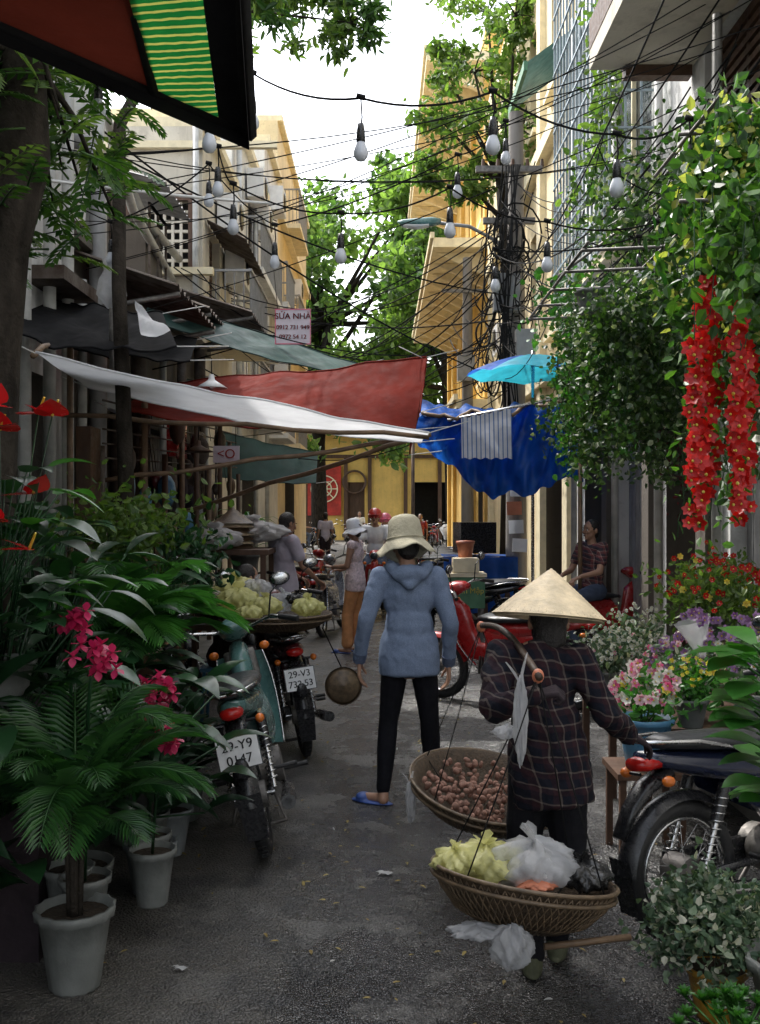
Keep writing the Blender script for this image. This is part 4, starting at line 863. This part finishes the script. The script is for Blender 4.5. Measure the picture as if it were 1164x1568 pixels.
    pp=V((-.885,0,.57)); 
    if plate: 
        b.box(pp,(.008,.19,.14),'white',(0,R(12),0)); b.box(pp+V((.006,0,0)),(.006,.2,.15),'blkp',(0,R(12),0))
    o=b.done(name)
    if plate:
        F=Matrix(((0,0,-1),(-1,0,0),(0,1,0))).to_4x4(); L=T@Matrix.Translation(pp)@Matrix.Rotation(R(12),4,'Y')
        for i,t in enumerate(plate):
            for q in(0,.0012):
                tt=text('plate_text',t,.06,(0,0,0),Matrix.Identity(3),'blk'); tt.matrix_world=L@Matrix.Translation((-.0065,q,.032-.064*i))@F
                tt.parent=o; tt.matrix_parent_inverse=Matrix.Identity(4)
    return o
mbike('parked_motorbike',(-.54,4.95),95,'teal',13,('29-Y9','0147'),col2='teal')
mbike('parked_motorbike',(-.50,6.95),102,'maroon',8,('29-V3','732.53'),rack=True,col2='black')
mbike('parked_motorbike',(1.17,3.92),28,'navy',4,None,col2='black',S=.95)
mbike('parked_motorbike',(1.6,8.5),150,'redc',8,None)
mbike('parked_motorbike',(1.85,10.6),25,'redc',4,None,col2='black')
mbike('parked_motorbike',(1.6,12.6),165,'black',8)
mbike('parked_motorbike',(-1.1,9.3),100,'black',8)
mbike('parked_motorbike',(-1.55,8.5),110,'maroon',8)
mbike('parked_motorbike',(-.75,13.5),80,'silver',8)
mbike('parked_motorbike',(-1.2,15.5),70,'redc',8)
for i in range(5): mbike('parked_motorbike',(1.6,20+i*1.0),170,('black','redc','navy','silver','maroon')[i],8)
for i in range(7): mbike('parked_motorbike',(-2.5+i*.9,52+.3*(i%2)),85+i,('black','redc','navy','silver','maroon','black','navy')[i],6)
for i in range(4): mbike('parked_motorbike',(1.5+i*.8,44),80,('black','redc','navy','silver')[i],6)
# ---------------------------------------------------------------- people
def addmods(o,vox,smooth=3,disp=0,ds=.08):
    r=o.modifiers.new('Remesh','REMESH'); r.mode='VOXEL'; r.voxel_size=vox; r.use_smooth_shade=True
    if smooth: s=o.modifiers.new('Smooth','SMOOTH'); s.iterations=smooth; s.factor=.5
    if disp:
        t=bpy.data.textures.new('folds','CLOUDS'); t.noise_scale=ds; t.noise_depth=2
        d=o.modifiers.new('Folds','DISPLACE'); d.texture=t; d.strength=disp; d.mid_level=.5; d.texture_coords='LOCAL'
def hand(b,w,d,n,t,curl,s=1.,m='skin'):
    w=V(w);d=V(d).normalized();n=V(n); n=(n-d*n.dot(d)).normalized(); t=d.cross(n)*(1 if d.cross(n).dot(V(t))>0 else -1)
    for i,(off,L) in enumerate(((.028,.95),(.009,1.05),(-.010,.98),(-.028,.78))):
        k=w+d*.085*s+t*off*s; b.cap(w+t*off*.6*s+d*.012,k,.013*s,.0115*s,m); p=k; a=0
        for seg,l,r0 in((0,.042,.0092),(1,.027,.0082),(2,.021,.0072)):
            a+=curl*(.75,1.,.8)[seg]+.05*i*curl; dd=d*math.cos(a)+n*math.sin(a)+t*(off*2.5)*(1 if seg==0 else 0); q=p+dd.normalized()*l*L*s; b.cap(p,q,r0*s,r0*.9*s,m); p=q
    p=w+d*.025*s+t*.022*s; q=p+(d*.6+t*.65+n*.3).normalized()*.038*s; b.cap(p,q,.014*s,.0105*s,m); q2=q+(d*.8+t*.2+n*(.3+curl*.5)).normalized()*.03*s; b.cap(q,q2,.0102*s,.0085*s,m); q3=q2+(d*.8+n*(.2+curl*.6)).normalized()*.023*s; b.cap(q2,q3,.0085*s,.007*s,m)
BASE=dict(pel=(0,0,.93),waist=(0,0,1.08),chest=(0,.0,1.27),neck=(0,-.01,1.43),head=(0,.02,1.575),
 shL=(-.172,0,1.39),elL=(-.225,-.02,1.10),wrL=(-.235,.05,.86),shR=(.172,0,1.39),elR=(.225,-.02,1.10),wrR=(.235,.05,.86),
 hiL=(-.085,0,.9),knL=(-.095,.02,.49),anL=(-.10,-.02,.085),toL=(-.115,.13,.035),hiR=(.085,0,.9),knR=(.095,.02,.49),anR=(.10,-.02,.085),toR=(.115,.13,.035))
def person(name,loc,head,H,J={},shirt='lav',pants='denim',shoe='blk',sleeve='short',hat=None,hatE=None,vox=.012,fat=1.0,hem=.0,loose=.012,leg='long',hair='short',handd={},gloves=None,mask=None,headrot=(0,0,0),hatmat=None,ssm=4,sdisp=None,hats=1.0,sds=.07):
    j={k:V(v) for k,v in BASE.items()}; j.update({k:V(v) for k,v in J.items()}); s=H/1.7
    loc=V((loc[0],loc[1],loc[2] if len(loc)>2 else 0)); e=empty(name,loc)
    T=Matrix.Translation(loc)@Matrix.Rotation(R(head),4,'Z')@Matrix.Scale(s,4)
    def nb(): b=B(); b.M=T; return b
    HE=Euler([R(a) for a in headrot]).to_matrix(); ax=(j['chest']-j['pel']).normalized()
    TE=V((0,0,1)).rotation_difference(ax).to_matrix()
    def limbs(b,g,m,arm=None,leg_=None,torso=False):
        f=fat
        if torso:
            b.ball(j['chest'],(.146*f+g,.098*f+g,.18),m,TE); b.ball(j['chest']+ax*.06,(.15*f+g,.085*f+g,.10),m,TE); b.ball(j['waist'],(.135*f+g,.098*f+g,.17),m,TE); b.ball(j['pel'],(.148*f+g,.108*f+g,.15),m,TE)
            b.cap(j['shL'],j['chest']+ax*.07,.052+g,.08,m); b.cap(j['shR'],j['chest']+ax*.07,.052+g,.08,m)
        for sd in'LR':
            if arm:
                sh,el,wr=j['sh'+sd],j['el'+sd],j['wr'+sd]
                if arm=='long': b.cap(sh,el,.050+g,.037+g,m); b.cap(el,wr,.037+g,.026+g,m)
                elif arm=='short': b.cap(sh,sh.lerp(el,.6),.052+g,.048+g,m)
                elif arm=='none': b.ball(sh,.05,m)
            if leg_:
                hi,kn,an=j['hi'+sd],j['kn'+sd],j['an'+sd]; b.cap(hi,kn,.083*f+g,.052+g,m)
                if leg_=='long': cf=kn.lerp(an,.3); b.cap(kn,cf,.052+g,.052+g,m); b.cap(cf,an+V((0,0,.01)),.052+g,.034+g,m)
                elif leg_=='wide': b.cap(kn,an+V((0,0,.05)),.058+g,.06+g,m)
                else: b.cap(kn,kn.lerp(an,.35),.055+g,.055+g,m)
    b=nb(); limbs(b,0,'skin','long','long',True); nk=j['neck']; hd=j['head']; b.cap(nk-ax*.05,hd-V((0,0,.05)),.052,.047,'skin')
    for sd in'LR': b.cap(j['an'+sd],j['an'+sd]+V((0,-.02,-.045)),.032,.032,'skin'); b.cap(j['an'+sd]+V((0,0,-.045)),j['to'+sd],.03,.024,'skin')
    addmods(b.done('body',e),vox)
    b=nb(); limbs(b,loose,shirt,None if sleeve=='none' else sleeve,None,True)
    if hem:
        # straight-sided hem: a short elliptical barrel that covers the hips
        hw=max(.155*fat,abs(j['hiR'].x-j['hiL'].x)/2+.083*fat+.006)+loose; dp=.118*fat+loose; c0=j['pel']
        pr=[(.0,.16),(.78,.15),(.93,.08),(1.0,.0),(1.0,-.06-hem),(.985,-.10-hem),(.9,-.108-hem),(0,-.108-hem)]
        n=32; vs=[c0+TE@V((hw*r_*math.cos(2*math.pi*q/n),dp*r_*math.sin(2*math.pi*q/n),z_)) for r_,z_ in pr for q in range(n)]
        b.add(vs,[(i*n+q,i*n+(q+1)%n,(i+1)*n+(q+1)%n,(i+1)*n+q) for i in range(len(pr)-1) for q in range(n)],shirt,True)
    addmods(b.done('shirt',e),vox,ssm,sdisp if sdisp is not None else (.018 if vox<.015 else .013),sds)
    b=nb(); b.ball(j['pel']-ax*.02,(.145*fat,.108*fat,.12),pants,TE); limbs(b,.006 if pants=='legg' else .016,pants,None,leg)
    addmods(b.done('trousers',e),vox,2,.008 if pants=='legg' else .02,.1)
    b=nb(); hp=lambda v:hd+HE@V(v)
    b.ball(hp((0,-.005,.02)),(.073,.092,.092),'skin',HE,16,12); b.ball(hp((0,.022,-.045)),(.055,.062,.062),'skin',HE,14,10); b.cap(hp((0,.088,.012)),hp((0,.108,-.022)),.008,.013,'skin')
    b.ball(hp((0,.082,-.055)),(.024,.014,.014),'skin',HE); b.ball(hp((0,.07,-.09)),(.022,.018,.016),'skin',HE)
    for sx in(-1,1): b.ball(hp((sx*.076,-.01,-.005)),(.01,.018,.03),'skin',HE); b.ball(hp((sx*.035,.075,-.02)),(.022,.014,.018),'skin',HE)
    addmods(b.done('head',e),.006,2)
    b=nb()
    for sx in(-1,1):
        b.ball(hp((sx*.03,.081,.006)),(.013,.009,.007),'white',HE,10,6); b.ball(hp((sx*.03,.0885,.006)),(.0055,.004,.006),'blkp',HE,8,5); b.ball(hp((sx*.031,.086,.027)),(.017,.006,.004),'hair',HE,8,5)
    b.ball(hp((0,.094,-.055)),(.02,.006,.006),'maroon',HE,8,5)
    if mask: b.ball(hp((0,.032,-.045)),(.068,.075,.058),mask,HE,14,10); b.ball(hp((0,-.0,-.09)),(.070,.074,.055),mask,HE,14,10)
    b.done('face',e)
    b=nb(); b.ball(hp((0,-.018,.03)),(.081,.09,.093),'hair',HE,18,12); b.ball(hp((0,-.045,-.03)),(.068,.05,.07),'hair',HE,14,10)
    if hair=='bun': b.ball(hp((0,-.11,.0)),(.04,.035,.04),'hair',HE)
    if hair=='long': b.ball(hp((0,-.06,-.04)),(.07,.055,.12),'hair',HE,14,10)
    addmods(b.done('hair',e),.007,1,.006,.02)
    b=nb(); gm=gloves or 'skin'
    for sd in'LR':
        dv,nv,tv,cu=handd.get(sd,((0,.15,-1),((1,0,0) if sd=='L' else (-1,0,0)),(0,1,0),.35))
        hand(b,j['wr'+sd]+V(dv).normalized()*.01,dv,nv,tv,cu,1.0,gm)
        if gloves: b.cap(j['wr'+sd],j['wr'+sd].lerp(j['el'+sd],.25),.032,.04,gm)
    addmods(b.done('hands',e),.0045,1)
    b=nb()
    for sd in'LR':
        a=j['an'+sd];t=j['to'+sd]; d=V((t.x-a.x,t.y-a.y,0)).normalized(); E2=V((0,1,0)).rotation_difference(d).to_matrix(); c=V(((a.x+t.x)/2,(a.y+t.y)/2,a.z-.072))
        if shoe=='slip':
            b.ball(c+d*.012,(.052,.14,.012),'slip',E2,16,8); b.ball(c+d*.07+V((0,0,.022)),(.048,.045,.026),'slip',E2,14,8)
        else: b.cap(a+V((0,-.01,.0)),a-V((0,.015,.045)),.041,.042,shoe); b.cap(a-V((0,0,.04)),t,.042,.036,shoe); b.ball(c+V((0,0,.004)),(.047,.145,.016),shoe,E2,16,8)
    o=b.done('shoes',e); addmods(o,.007,1)
    HH=(hatE.to_matrix() if hatE else HE)
    b=nb()
    if hat=='cone':
        c=hd+HH@V((0,0,.0)); r=.205/s*1.0; h=.175/s; k=17; pr=[]
        for i in range(k+1):
            t=i/k; rr=.004+r*t**.96; z=h*(1-t)-.01
            pr+= [(rr,z+.002),(rr+.003,z-.0025)]
        b.lathe(pr,'straw',c+HH@V((0,0,.035)),HH,48); b.lathe([(r*.98*i/6+.001,h*(1-i/6)-.022) for i in range(7)],'straw',c+HH@V((0,0,.035)),HH,36)
        for i in range(44):
            a=i*math.pi/22; b.tube([c+HH@V((r*t*math.cos(a),r*t*math.sin(a),h*(1-t)+.028)) for t in(.04,.5,.995)],.0016/s,'strawl',3)
        b.tube([c+HH@V((r*1.005*math.cos(a),r*1.005*math.sin(a),.024)) for a in np.linspace(0,6.283,40)],.004/s,'strawl',5)
    if hat=='bucket':
        c=hd+HH@V((0,-.005,.03)); pr=[(0,.128),(.03,.127),(.06,.118),(.080,.095),(.088,.04),(.095,-.005),(.098,-.012),(.115,-.028),(.14,-.058),(.155,-.072),(.153,-.076),(.135,-.062),(.1,-.02),(.09,-.01)]
        n=40; vs=[]
        for r_,z_ in pr:
            for q in range(n):
                t=2*math.pi*q/n; w_=max(0,(r_-.1))*(.32*math.sin(3*t+.6)+.16*math.sin(7*t)); cr=1+.02*math.sin(5*t+z_*60)
                vs.append(c+(HH@V((r_*cr*math.cos(t),r_*cr*1.08*math.sin(t),z_+w_)))*hats)
        b.add(vs,[(i*n+q,i*n+(q+1)%n,(i+1)*n+(q+1)%n,(i+1)*n+q) for i in range(len(pr)-1) for q in range(n)],hatmat or 'bhat',True)
        b.tube([c+(HH@V((.0965*math.cos(a),.0965*1.08*math.sin(a),.0)))*hats for a in np.linspace(0,6.283,40)],.0035,hatmat or 'bhat',5)
    if hat=='helmet':
        pr=[(0,.13),(.05,.122),(.09,.09),(.108,.04),(.112,-.01),(.1,-.03)]; b.lathe(pr,hatmat or 'redc',hd+HH@V((0,-.01,.01)),HH,24); b.sheet(lambda u,v:hd+HH@V((.1*(2*u-1),.07+.09*v*math.sin(math.pi*(u*.8+.1)),.045-.01*v)),10,4,hatmat or 'redc')
    if hat: b.done('hat',e)
    return e,T,j
J=dict(pel=(0,0,.87),waist=(0,0,1.02),chest=(0,.02,1.2),neck=(0,.04,1.37),head=(-.02,.07,1.50),shL=(-.168,.02,1.31),elL=(-.25,-.05,1.07),wrL=(-.29,.05,.83),shR=(.158,.02,1.31),elR=(.235,-.04,1.05),wrR=(.235,.07,.81),
 hiL=(-.075,0,.84),hiR=(.08,0,.84),knL=(-.12,.03,.47),anL=(-.15,-.02,.08),toL=(-.26,.04,.03),knR=(.12,.05,.47),anR=(.15,.12,.08),toR=(.15,.27,.03))
e,T,j=person('woman_in_hooded_sweatshirt',(.165,5.8),0,1.66,J,'hood','legg','slip','long','bucket',vox=.007,fat=.98,hem=.02,loose=.014,hair='short',headrot=(-12,0,18),ssm=12,sdisp=.013,hats=1.14,sds=.07)
b=B(); b.M=T
b.ball((0,-.065,1.335),(.115,.05,.055),'hood'); b.cap((-.1,-.03,1.365),(0,-.09,1.27),.038,.03); b.cap((.1,-.03,1.365),(0,-.09,1.27),.038,.03); b.cap((-.11,.0,1.38),(-.06,.07,1.36),.032,.028,'hood'); b.cap((.11,.0,1.38),(.06,.07,1.36),.032,.028,'hood')
b.m=[0]*len(b.m); o=b.done('hood',e); addmods(o,.007,4,.010,.05)
b=B(); b.M=T
for sd in'LR': w=j['wr'+sd];d=(w-j['el'+sd]).normalized(); b.cyl(w-d*.045,w+d*.012,.043,.038,'hoodd',16)
b.done('cuffs',e)
J=dict(pel=(.04,0,.84),waist=(.03,0,.98),chest=(0,.03,1.15),neck=(0,.07,1.30),head=(.05,.12,1.39),shL=(-.150,.04,1.26),elL=(-.19,-.15,1.08),wrL=(-.05,-.27,1.15),shR=(.16,.02,1.25),elR=(.27,-.04,1.04),wrR=(.37,.10,.94),
 hiL=(-.03,0,.82),hiR=(.10,0,.82),knL=(-.06,.06,.45),anL=(-.03,-.05,.085),toL=(-.03,.1,.035),knR=(.12,.02,.45),anR=(.08,.08,.1),toR=(.10,.22,.04))
e,T,j=person('street_vendor_in_conical_hat',(.57,3.68),-4,1.52,J,'plaid','trou','shoe','long','cone',Euler((R(-8),R(4),0)),vox=.008,fat=.93,hem=.06,loose=.018,leg='long',gloves='dkcl',mask='dkcl',hair='long',ssm=5,sdisp=.028,sds=.06,
 handd={'L':((.9,-.05,.25),(0,.3,-1),(0,1,.2),1.25),'R':((.75,.45,-.45),(-.3,.2,-1),(-.5,1,0),.4)})
b=B(); a=V((.52,3.34,1.11)); c=V((.44,4.5,1.15)); b.tube([a.lerp(c,i/10)+V((0,0,.06*math.sin(math.pi*i/10))) for i in range(11)],.013,'dkpole',8)
def fbasket(b,c,r,dep,E):
    c=V(c); b.lathe([(0,-dep),(r*.5,-dep*.97),(r*.72,-dep*.75),(r*.9,-dep*.35),(r,0),(r*1.03,.012),(r*.98,.012),(r*.88,-dep*.3),(r*.68,-dep*.68),(r*.4,-dep*.9),(0,-dep*.93)],'basket',c,E,40)
    for rr,z in((1.02,.01),(1.01,-.02)): b.tube([c+E@V((r*rr*math.cos(t),r*rr*math.sin(t),z)) for t in np.linspace(0,6.283,44)],.007,'basketl',6)
    for i in range(72):
        for sg in(-1,1):
            t=i*2*math.pi/72; b.tube([c+E@V((r*q*math.cos(t+w*sg),r*q*math.sin(t+w*sg),z)) for q,z,w in((1.01,0,0),(.92,-dep*.37,.09),(.74,-dep*.78,.18),(.5,-dep*1.0,.28))],.0024,'basketl',3)
E1=Euler((R(-9),R(8),0)).to_matrix(); c1=V((.46,3.28,.48)); fbasket(b,c1,.29,.14,E1)
E2=Euler((R(12),R(9),0)).to_matrix(); c2=V((.46,4.40,.47)); fbasket(b,c2,.33,.13,E2)
for cc,EE,r,top in((c1,E1,.285,a+V((0,.03,0))),(c2,E2,.325,c-V((0,.04,0)))):
    for t in(.8,2.5,3.9,5.6):
        p=cc+EE@V((r*math.cos(t),r*math.sin(t),0)); b.tube([top,top.lerp(p,.5)+V((.004,0,0)),p],.003,'cable',4); q=cc+EE@V((r*.4*math.cos(t),r*.4*math.sin(t),-.145)); b.tube([p,q],.003,'cable',4)
    b.ball(top,(.02,.02,.025),'obuck'); 
b.tube([c1+V((.05,-.1,-.18)),c1+V((.33,-.05,-.17))],.011,'bamboo',7)
b.done('shoulder_pole_with_baskets')
random.seed(9); b=B()
for i in range(240):
    a_=random.uniform(0,6.28); rr=.27*math.sqrt(random.random()); p=c2+E2@V((rr*math.cos(a_),rr*math.sin(a_),-.085+.05*(1-rr/.26)+random.uniform(-.01,.03)+.1*(rr/.3)**3)); b.ball(p,(random.uniform(.011,.022),random.uniform(.010,.016),.012),'taro',Euler((random.random()*3,random.random()*3,random.random()*3)).to_matrix(),7,5)
b.done('taro_roots')
def bag(name,c,r,m,seed=0,tie=True):
    b=B(); c=V(c); ph=seed
    def fn(u,v):
        a=2*math.pi*u; t=math.pi*v; k=1+.13*math.sin(5*a+3*t+ph)+.08*math.sin(11*a-4*t+ph)+.07*math.sin(17*a+9*t)+.05*math.sin(23*a-13*t+ph)
        rr=math.sin(t)*k; z=math.cos(t)*(1+.1*math.sin(4*a+ph)); 
        return c+V((r[0]*rr*math.cos(a),r[1]*rr*math.sin(a),r[2]*z*k**.5))
    b.sheet(fn,60,26,m)
    if tie:
        for q in range(2): b.leaf(c+V((0,0,r[2]*.85)),(random.uniform(-1,1),random.uniform(-1,.2),1.2),r[2]*.9,r[0]*.7,m,.3,.5,(.3,.7,1,.8,.5))
    return b.done(name)
bag('white_plastic_bag',c1+V((.03,-.02,.05)),(.13,.11,.075),'plastic',seed=1); bag('onions_in_bag',c1+V((.03,-.02,.035)),(.09,.08,.045),'plastico',seed=3,tie=False); bag('yellow_plastic_bag',c1+V((-.12,.02,.045)),(.12,.12,.055),'plasticy',seed=2); bag('yellow_plastic_bag',c1+V((-.22,-.03,.06)),(.07,.08,.04),'plasticy',seed=5)
bag('red_paper_parcel',c1+V((.02,-.11,.015)),(.06,.04,.014),'obuck',seed=3,tie=False); bag('black_plastic_bag',c1+V((.19,.0,.01)),(.08,.09,.045),'plasticb',seed=3); bag('hanging_plastic_bag',c1+V((-.07,-.24,-.12)),(.06,.04,.06),'plastic',seed=4,tie=False); bag('hanging_plastic_bag',c1+V((-.17,-.2,-.09)),(.08,.05,.02),'plastic',seed=8,tie=False)
bag('hanging_plastic_bag',(.46,3.35,.97),(.022,.022,.13),'plastic',seed=6); bag('hanging_plastic_bag',(.42,3.4,.92),(.04,.03,.02),'plastic',seed=7); bag('hanging_plastic_bag',(.13,4.35,.42),(.02,.06,.08),'plastic',seed=9)
person('man_in_lavender_shirt',(-.98,10.4),-50,1.66,dict(elL=(-.24,.08,1.13),wrL=(-.16,.3,1.0),elR=(.24,.08,1.13),wrR=(.15,.32,.98),head=(0,.05,1.565)),'lav','denim','slip','short',vox=.013,hem=.02,loose=.02,hair='short',headrot=(-15,0,0),handd={'L':((.3,.8,-.4),(0,-.3,-1),(1,0,0),.6),'R':((-.2,.8,-.4),(0,-.3,-1),(-1,0,0),.6)})
person('woman_in_orange_trousers',(-.29,12),75,1.55,dict(elL=(-.2,.05,1.12),wrL=(-.1,.28,1.1),elR=(.2,.02,1.12),wrR=(.12,.25,1.05),knL=(-.08,.08,.49),anL=(-.08,.08,.08),toL=(-.08,.23,.035)),'cot','peach','slip','none','bucket',vox=.013,hem=.03,leg='wide',headrot=(-10,0,0),hatmat='white',handd={'L':((.2,.8,.2),(0,-.3,-1),(1,0,0),.6),'R':((-.2,.8,.1),(0,-.3,-1),(-1,0,0),.6)})
def sitJ(sw=.16,kz=.52,hz=.5,lean=.05,arm=.3):
    return dict(pel=(0,0,hz),waist=(0,lean*.4,hz+.15),chest=(0,lean,hz+.34),neck=(0,lean*1.4,hz+.5),head=(0,lean*1.8+.02,hz+.64),shL=(-.172,lean,hz+.46),shR=(.172,lean,hz+.46),elL=(-.23,lean+.1,hz+.2),elR=(.23,lean+.1,hz+.2),wrL=(-.15,lean+arm,hz+.15),wrR=(.15,lean+arm,hz+.15),
      hiL=(-.09,0,hz-.02),hiR=(.09,0,hz-.02),knL=(-sw,.4,kz),knR=(sw,.4,kz),anL=(-sw,.38,.09),anR=(sw,.38,.09),toL=(-sw,.53,.04),toR=(sw,.53,.04))
HD={'L':((.1,.9,-.3),(0,-.2,-1),(1,0,0),.7),'R':((-.1,.9,-.3),(0,-.2,-1),(-1,0,0),.7)}
person('seated_vendor',(-1.25,8.1),-60,1.6,sitJ(hz=.55,lean=.12),'dkcl','dkcl','blk','short',vox=.014,handd=HD,hair='long')
person('seated_shopkeeper',(-1.9,7.6),-40,1.6,sitJ(hz=.5,lean=.1),'plaid','dkcl','blk','short',vox=.014,handd=HD)
b=B()
for x,y,h in((-1.25,8.1,.44),(-1.9,7.6,.4)):
    b.box((x,y,h-.02),(.3,.3,.03),'bucket')
    for sx in(-1,1):
        for sy in(-1,1): b.tube([(x+sx*.12,y+sy*.12,h-.03),(x+sx*.14,y+sy*.14,.0)],.015,'bucket',5)
b.done('plastic_stools')
person('man_sitting_on_scooter',(2.25,10.85),120,1.65,sitJ(hz=.86,kz=.78,lean=.0),'plaid2','denim','slip','short',vox=.014,handd=HD)
J=sitJ(hz=.88,kz=.75,lean=.06,arm=.42,sw=.14)
for k in('anL','anR'): J[k]=(J[k][0],.36,.33)
for k in('toL','toR'): J[k]=(J[k][0],.5,.28)
mbike('ridden_motorbike',(.06,16.9),-98,'redc',0)
person('motorbike_rider',(-.06,16.45),172,1.76,J,'white','denim','blk','short','helmet',vox=.016,handd=HD,hatmat='redc')
person('motorbike_passenger',(.10,16.85),172,1.68,J,'cot','denim','blk','short','helmet',vox=.016,handd=HD,hatmat='pinkc')
mbike('ridden_motorbike',(-3.6,40),10,'navy',0)
person('motorbike_rider',(-3.15,40.1),-80,1.7,J,'dkcl','denim','blk','short','helmet',vox=.02,handd=HD,hatmat='white')
person('pedestrian',(-.9,45),180,1.68,{},'white','denim','blk','short',vox=.02); person('pedestrian',(1.3,33),170,1.6,{},'redc','dkcl','blk','short',vox=.02); person('pedestrian',(-1.6,30),20,1.65,{},'lav','dkcl','blk','short',vox=.02)
# ---------------------------------------------------------------- market clutter
b=B(); fbasket(b,(-.70,6.85,.96),.37,.1,Euler((0,0,0)).to_matrix()); fbasket(b,(-1.05,7.5,.95),.33,.1,Euler((0,0,0)).to_matrix())
b.box((-1.1,7.8,.8),(.8,.6,.04),'brownw')
for sx in(-1,1):
    for sy in(-1,1): b.box((-1.1+sx*.36,7.8+sy*.26,.39),(.04,.04,.78),'brownw')
b.ball((-1.16,7.1,1.02),(.11,.11,.09),'basketl',None,16,10); b.done('vendor_basket_trays')
for i,(x,y,z,r,m) in enumerate(((-.95,6.9,1.06,.13,'plasticy'),(-.76,6.8,1.03,.1,'plasticy'),(-.66,7.05,1.03,.11,'plastic'),(-.48,6.8,1.02,.1,'plasticy'),(-1.05,7.5,1.08,.16,'plasticy'),(-.9,7.4,1.1,.11,'plastic'),(-.84,6.6,1.0,.08,'plasticy'),(-.56,6.95,1.06,.07,'plasticb'))): bag('produce_bag',(x,y,z),(r,r,r*.55),m,seed=i)
b=B(); E3=Euler((R(80),0,R(10))).to_matrix(); b.lathe([(0,.0),(.10,.04),(.12,.07),(.10,.09),(0,.12)],'basketl',(-.26,7.0,.46),E3,30); b.lathe([(0,.02),(.12,.07),(.128,.08)],'basket',(-.26,7.0,.46),E3,30); b.tube([(-.26,7.0,.58),(-.4,7.1,.85)],.006,'cable',4); b.done('hanging_round_basket')
b=B()
for i in range(7): b.lathe([(.0,.04*i+.16),(.10,.04*i+.08),(.21,.04*i),(.215,.04*i)],'straw' if i%2 else 'basketl',(-1.45,10.1,1.3),None,30)
b.box((-1.5,10,1.27),(.9,.8,.05),'brownw'); 
for sx in(-1,1):
    for sy in(-1,1): b.box((-1.5+sx*.4,10+sy*.36,.62),(.05,.05,1.25),'brownw')
b.done('hat_stall_table')
bag('white_bundle',(-1.3,10.3,1.45),(.35,.25,.1),'plastico',seed=11); bag('white_bundle',(-1.55,9.6,1.4),(.25,.25,.09),'plastico',seed=12)
e=empty('painted_vendor_box',(1.0,12,.9)); b=B(); b.box((1.0,12,.72),(.42,.4,.36),'gbox'); b.box((1.0,12,.92),(.46,.44,.04),'cream'); b.box((1.0,12,1.03),(.3,.3,.16),'cream'); b.lathe([(0,0),(.08,0),(.1,.15),(.11,.16),(.11,.19),(0,.2)],'obuck',(1.0,12,1.12),n=20)
for sx in(-1,1):
    for sy in(-1,1): b.box((1+sx*.18,12+sy*.17,.27),(.035,.035,.54),'steel')
b.done('box',e); text('lettering','Hạnh Mập',.09,(1.0,11.79,.74),RX,'f_yel',e)
b=B(); b.box((1.35,14.2,.5),(.9,.7,1.),'brownw'); b.sheet(lambda u,v:V((.86+1.0*u,13.82-.06*math.sin(u*20)*v,1.04-.75*v)),30,6,'t_blue'); b.sheet(lambda u,v:V((.86+1.0*u,13.82+.76*v,1.045+.01*math.sin(u*9+v*8))),20,6,'t_blue')
b.box((1.3,14.1,1.3),(.5,.4,.42),'blkp',(0,0,R(12))); b.box((1.27,13.9,1.3),(.36,.02,.3),'glass',(0,0,R(12))); b.done('cart_with_old_television')
b=B(); b.M=Matrix.Translation((4.8,46,0))
b.loft([(-2,.7,.7,.25),(-1.9,.75,.82,.35),(0,.75,.85,.4),(1.2,.7,.84,.34),(2,.6,.7,.24)],'white',20,4); b.loft([(-1.6,1.1,.6,.1),(-1.1,1.25,.68,.26),(.2,1.28,.68,.26),(1.0,1.05,.6,.1)],'glass',20,4)
for x in(-1.3,1.3):
    for s in(-.8,.8): b.lathe([(.32,-.1),(.33,0),(.32,.1),(.2,.1),(0,.1)],'blk',(x,s,.33),Matrix.Rotation(R(90 if s<0 else -90),3,'X'),24)
b.done('parked_car')
# ---------------------------------------------------------------- camera & light
w=bpy.data.worlds.new('World'); sc.world=w; w.use_nodes=True; nt=w.node_tree; bg=nt.nodes['Background']
sky=nt.nodes.new('ShaderNodeTexSky'); sky.sky_type='NISHITA'; sky.sun_disc=False; sky.dust_density=4; sky.air_density=1.2; sky.altitude=0
sd=V((-.5,.52,.95)).normalized(); el=math.asin(sd.z); sky.sun_elevation=el; sky.sun_rotation=math.atan2(sd.x,sd.y)
hs=nt.nodes.new('ShaderNodeHueSaturation'); hs.inputs['Saturation'].default_value=.35; hs.inputs['Value'].default_value=3.4
nt.links.new(sky.outputs[0],hs.inputs['Color']); nt.links.new(hs.outputs[0],bg.inputs[0]); bg.inputs[1].default_value=.15
l=bpy.data.lights.new('sun','SUN'); l.energy=4.0; l.angle=R(1.0); l.color=(1,.965,.90); lo=bpy.data.objects.new('sun',l); sc.collection.objects.link(lo); lo.rotation_euler=(-sd).to_track_quat('-Z','Y').to_euler(); lo.location=(-5,5,15)
cd=bpy.data.cameras.new('camera'); cd.sensor_fit='VERTICAL'; cd.sensor_height=36; cd.lens=36; cd.clip_end=800; cd.clip_start=.05
co=bpy.data.objects.new('camera',cd); sc.collection.objects.link(co); co.location=(0,0,1.65); co.rotation_euler=(R(90),0,0); sc.camera=co
sc.view_settings.view_transform='Standard'; sc.view_settings.look='None'; sc.view_settings.exposure=0
print('polys',sum(len(o.data.polygons) for o in sc.objects if o.type=='MESH'))
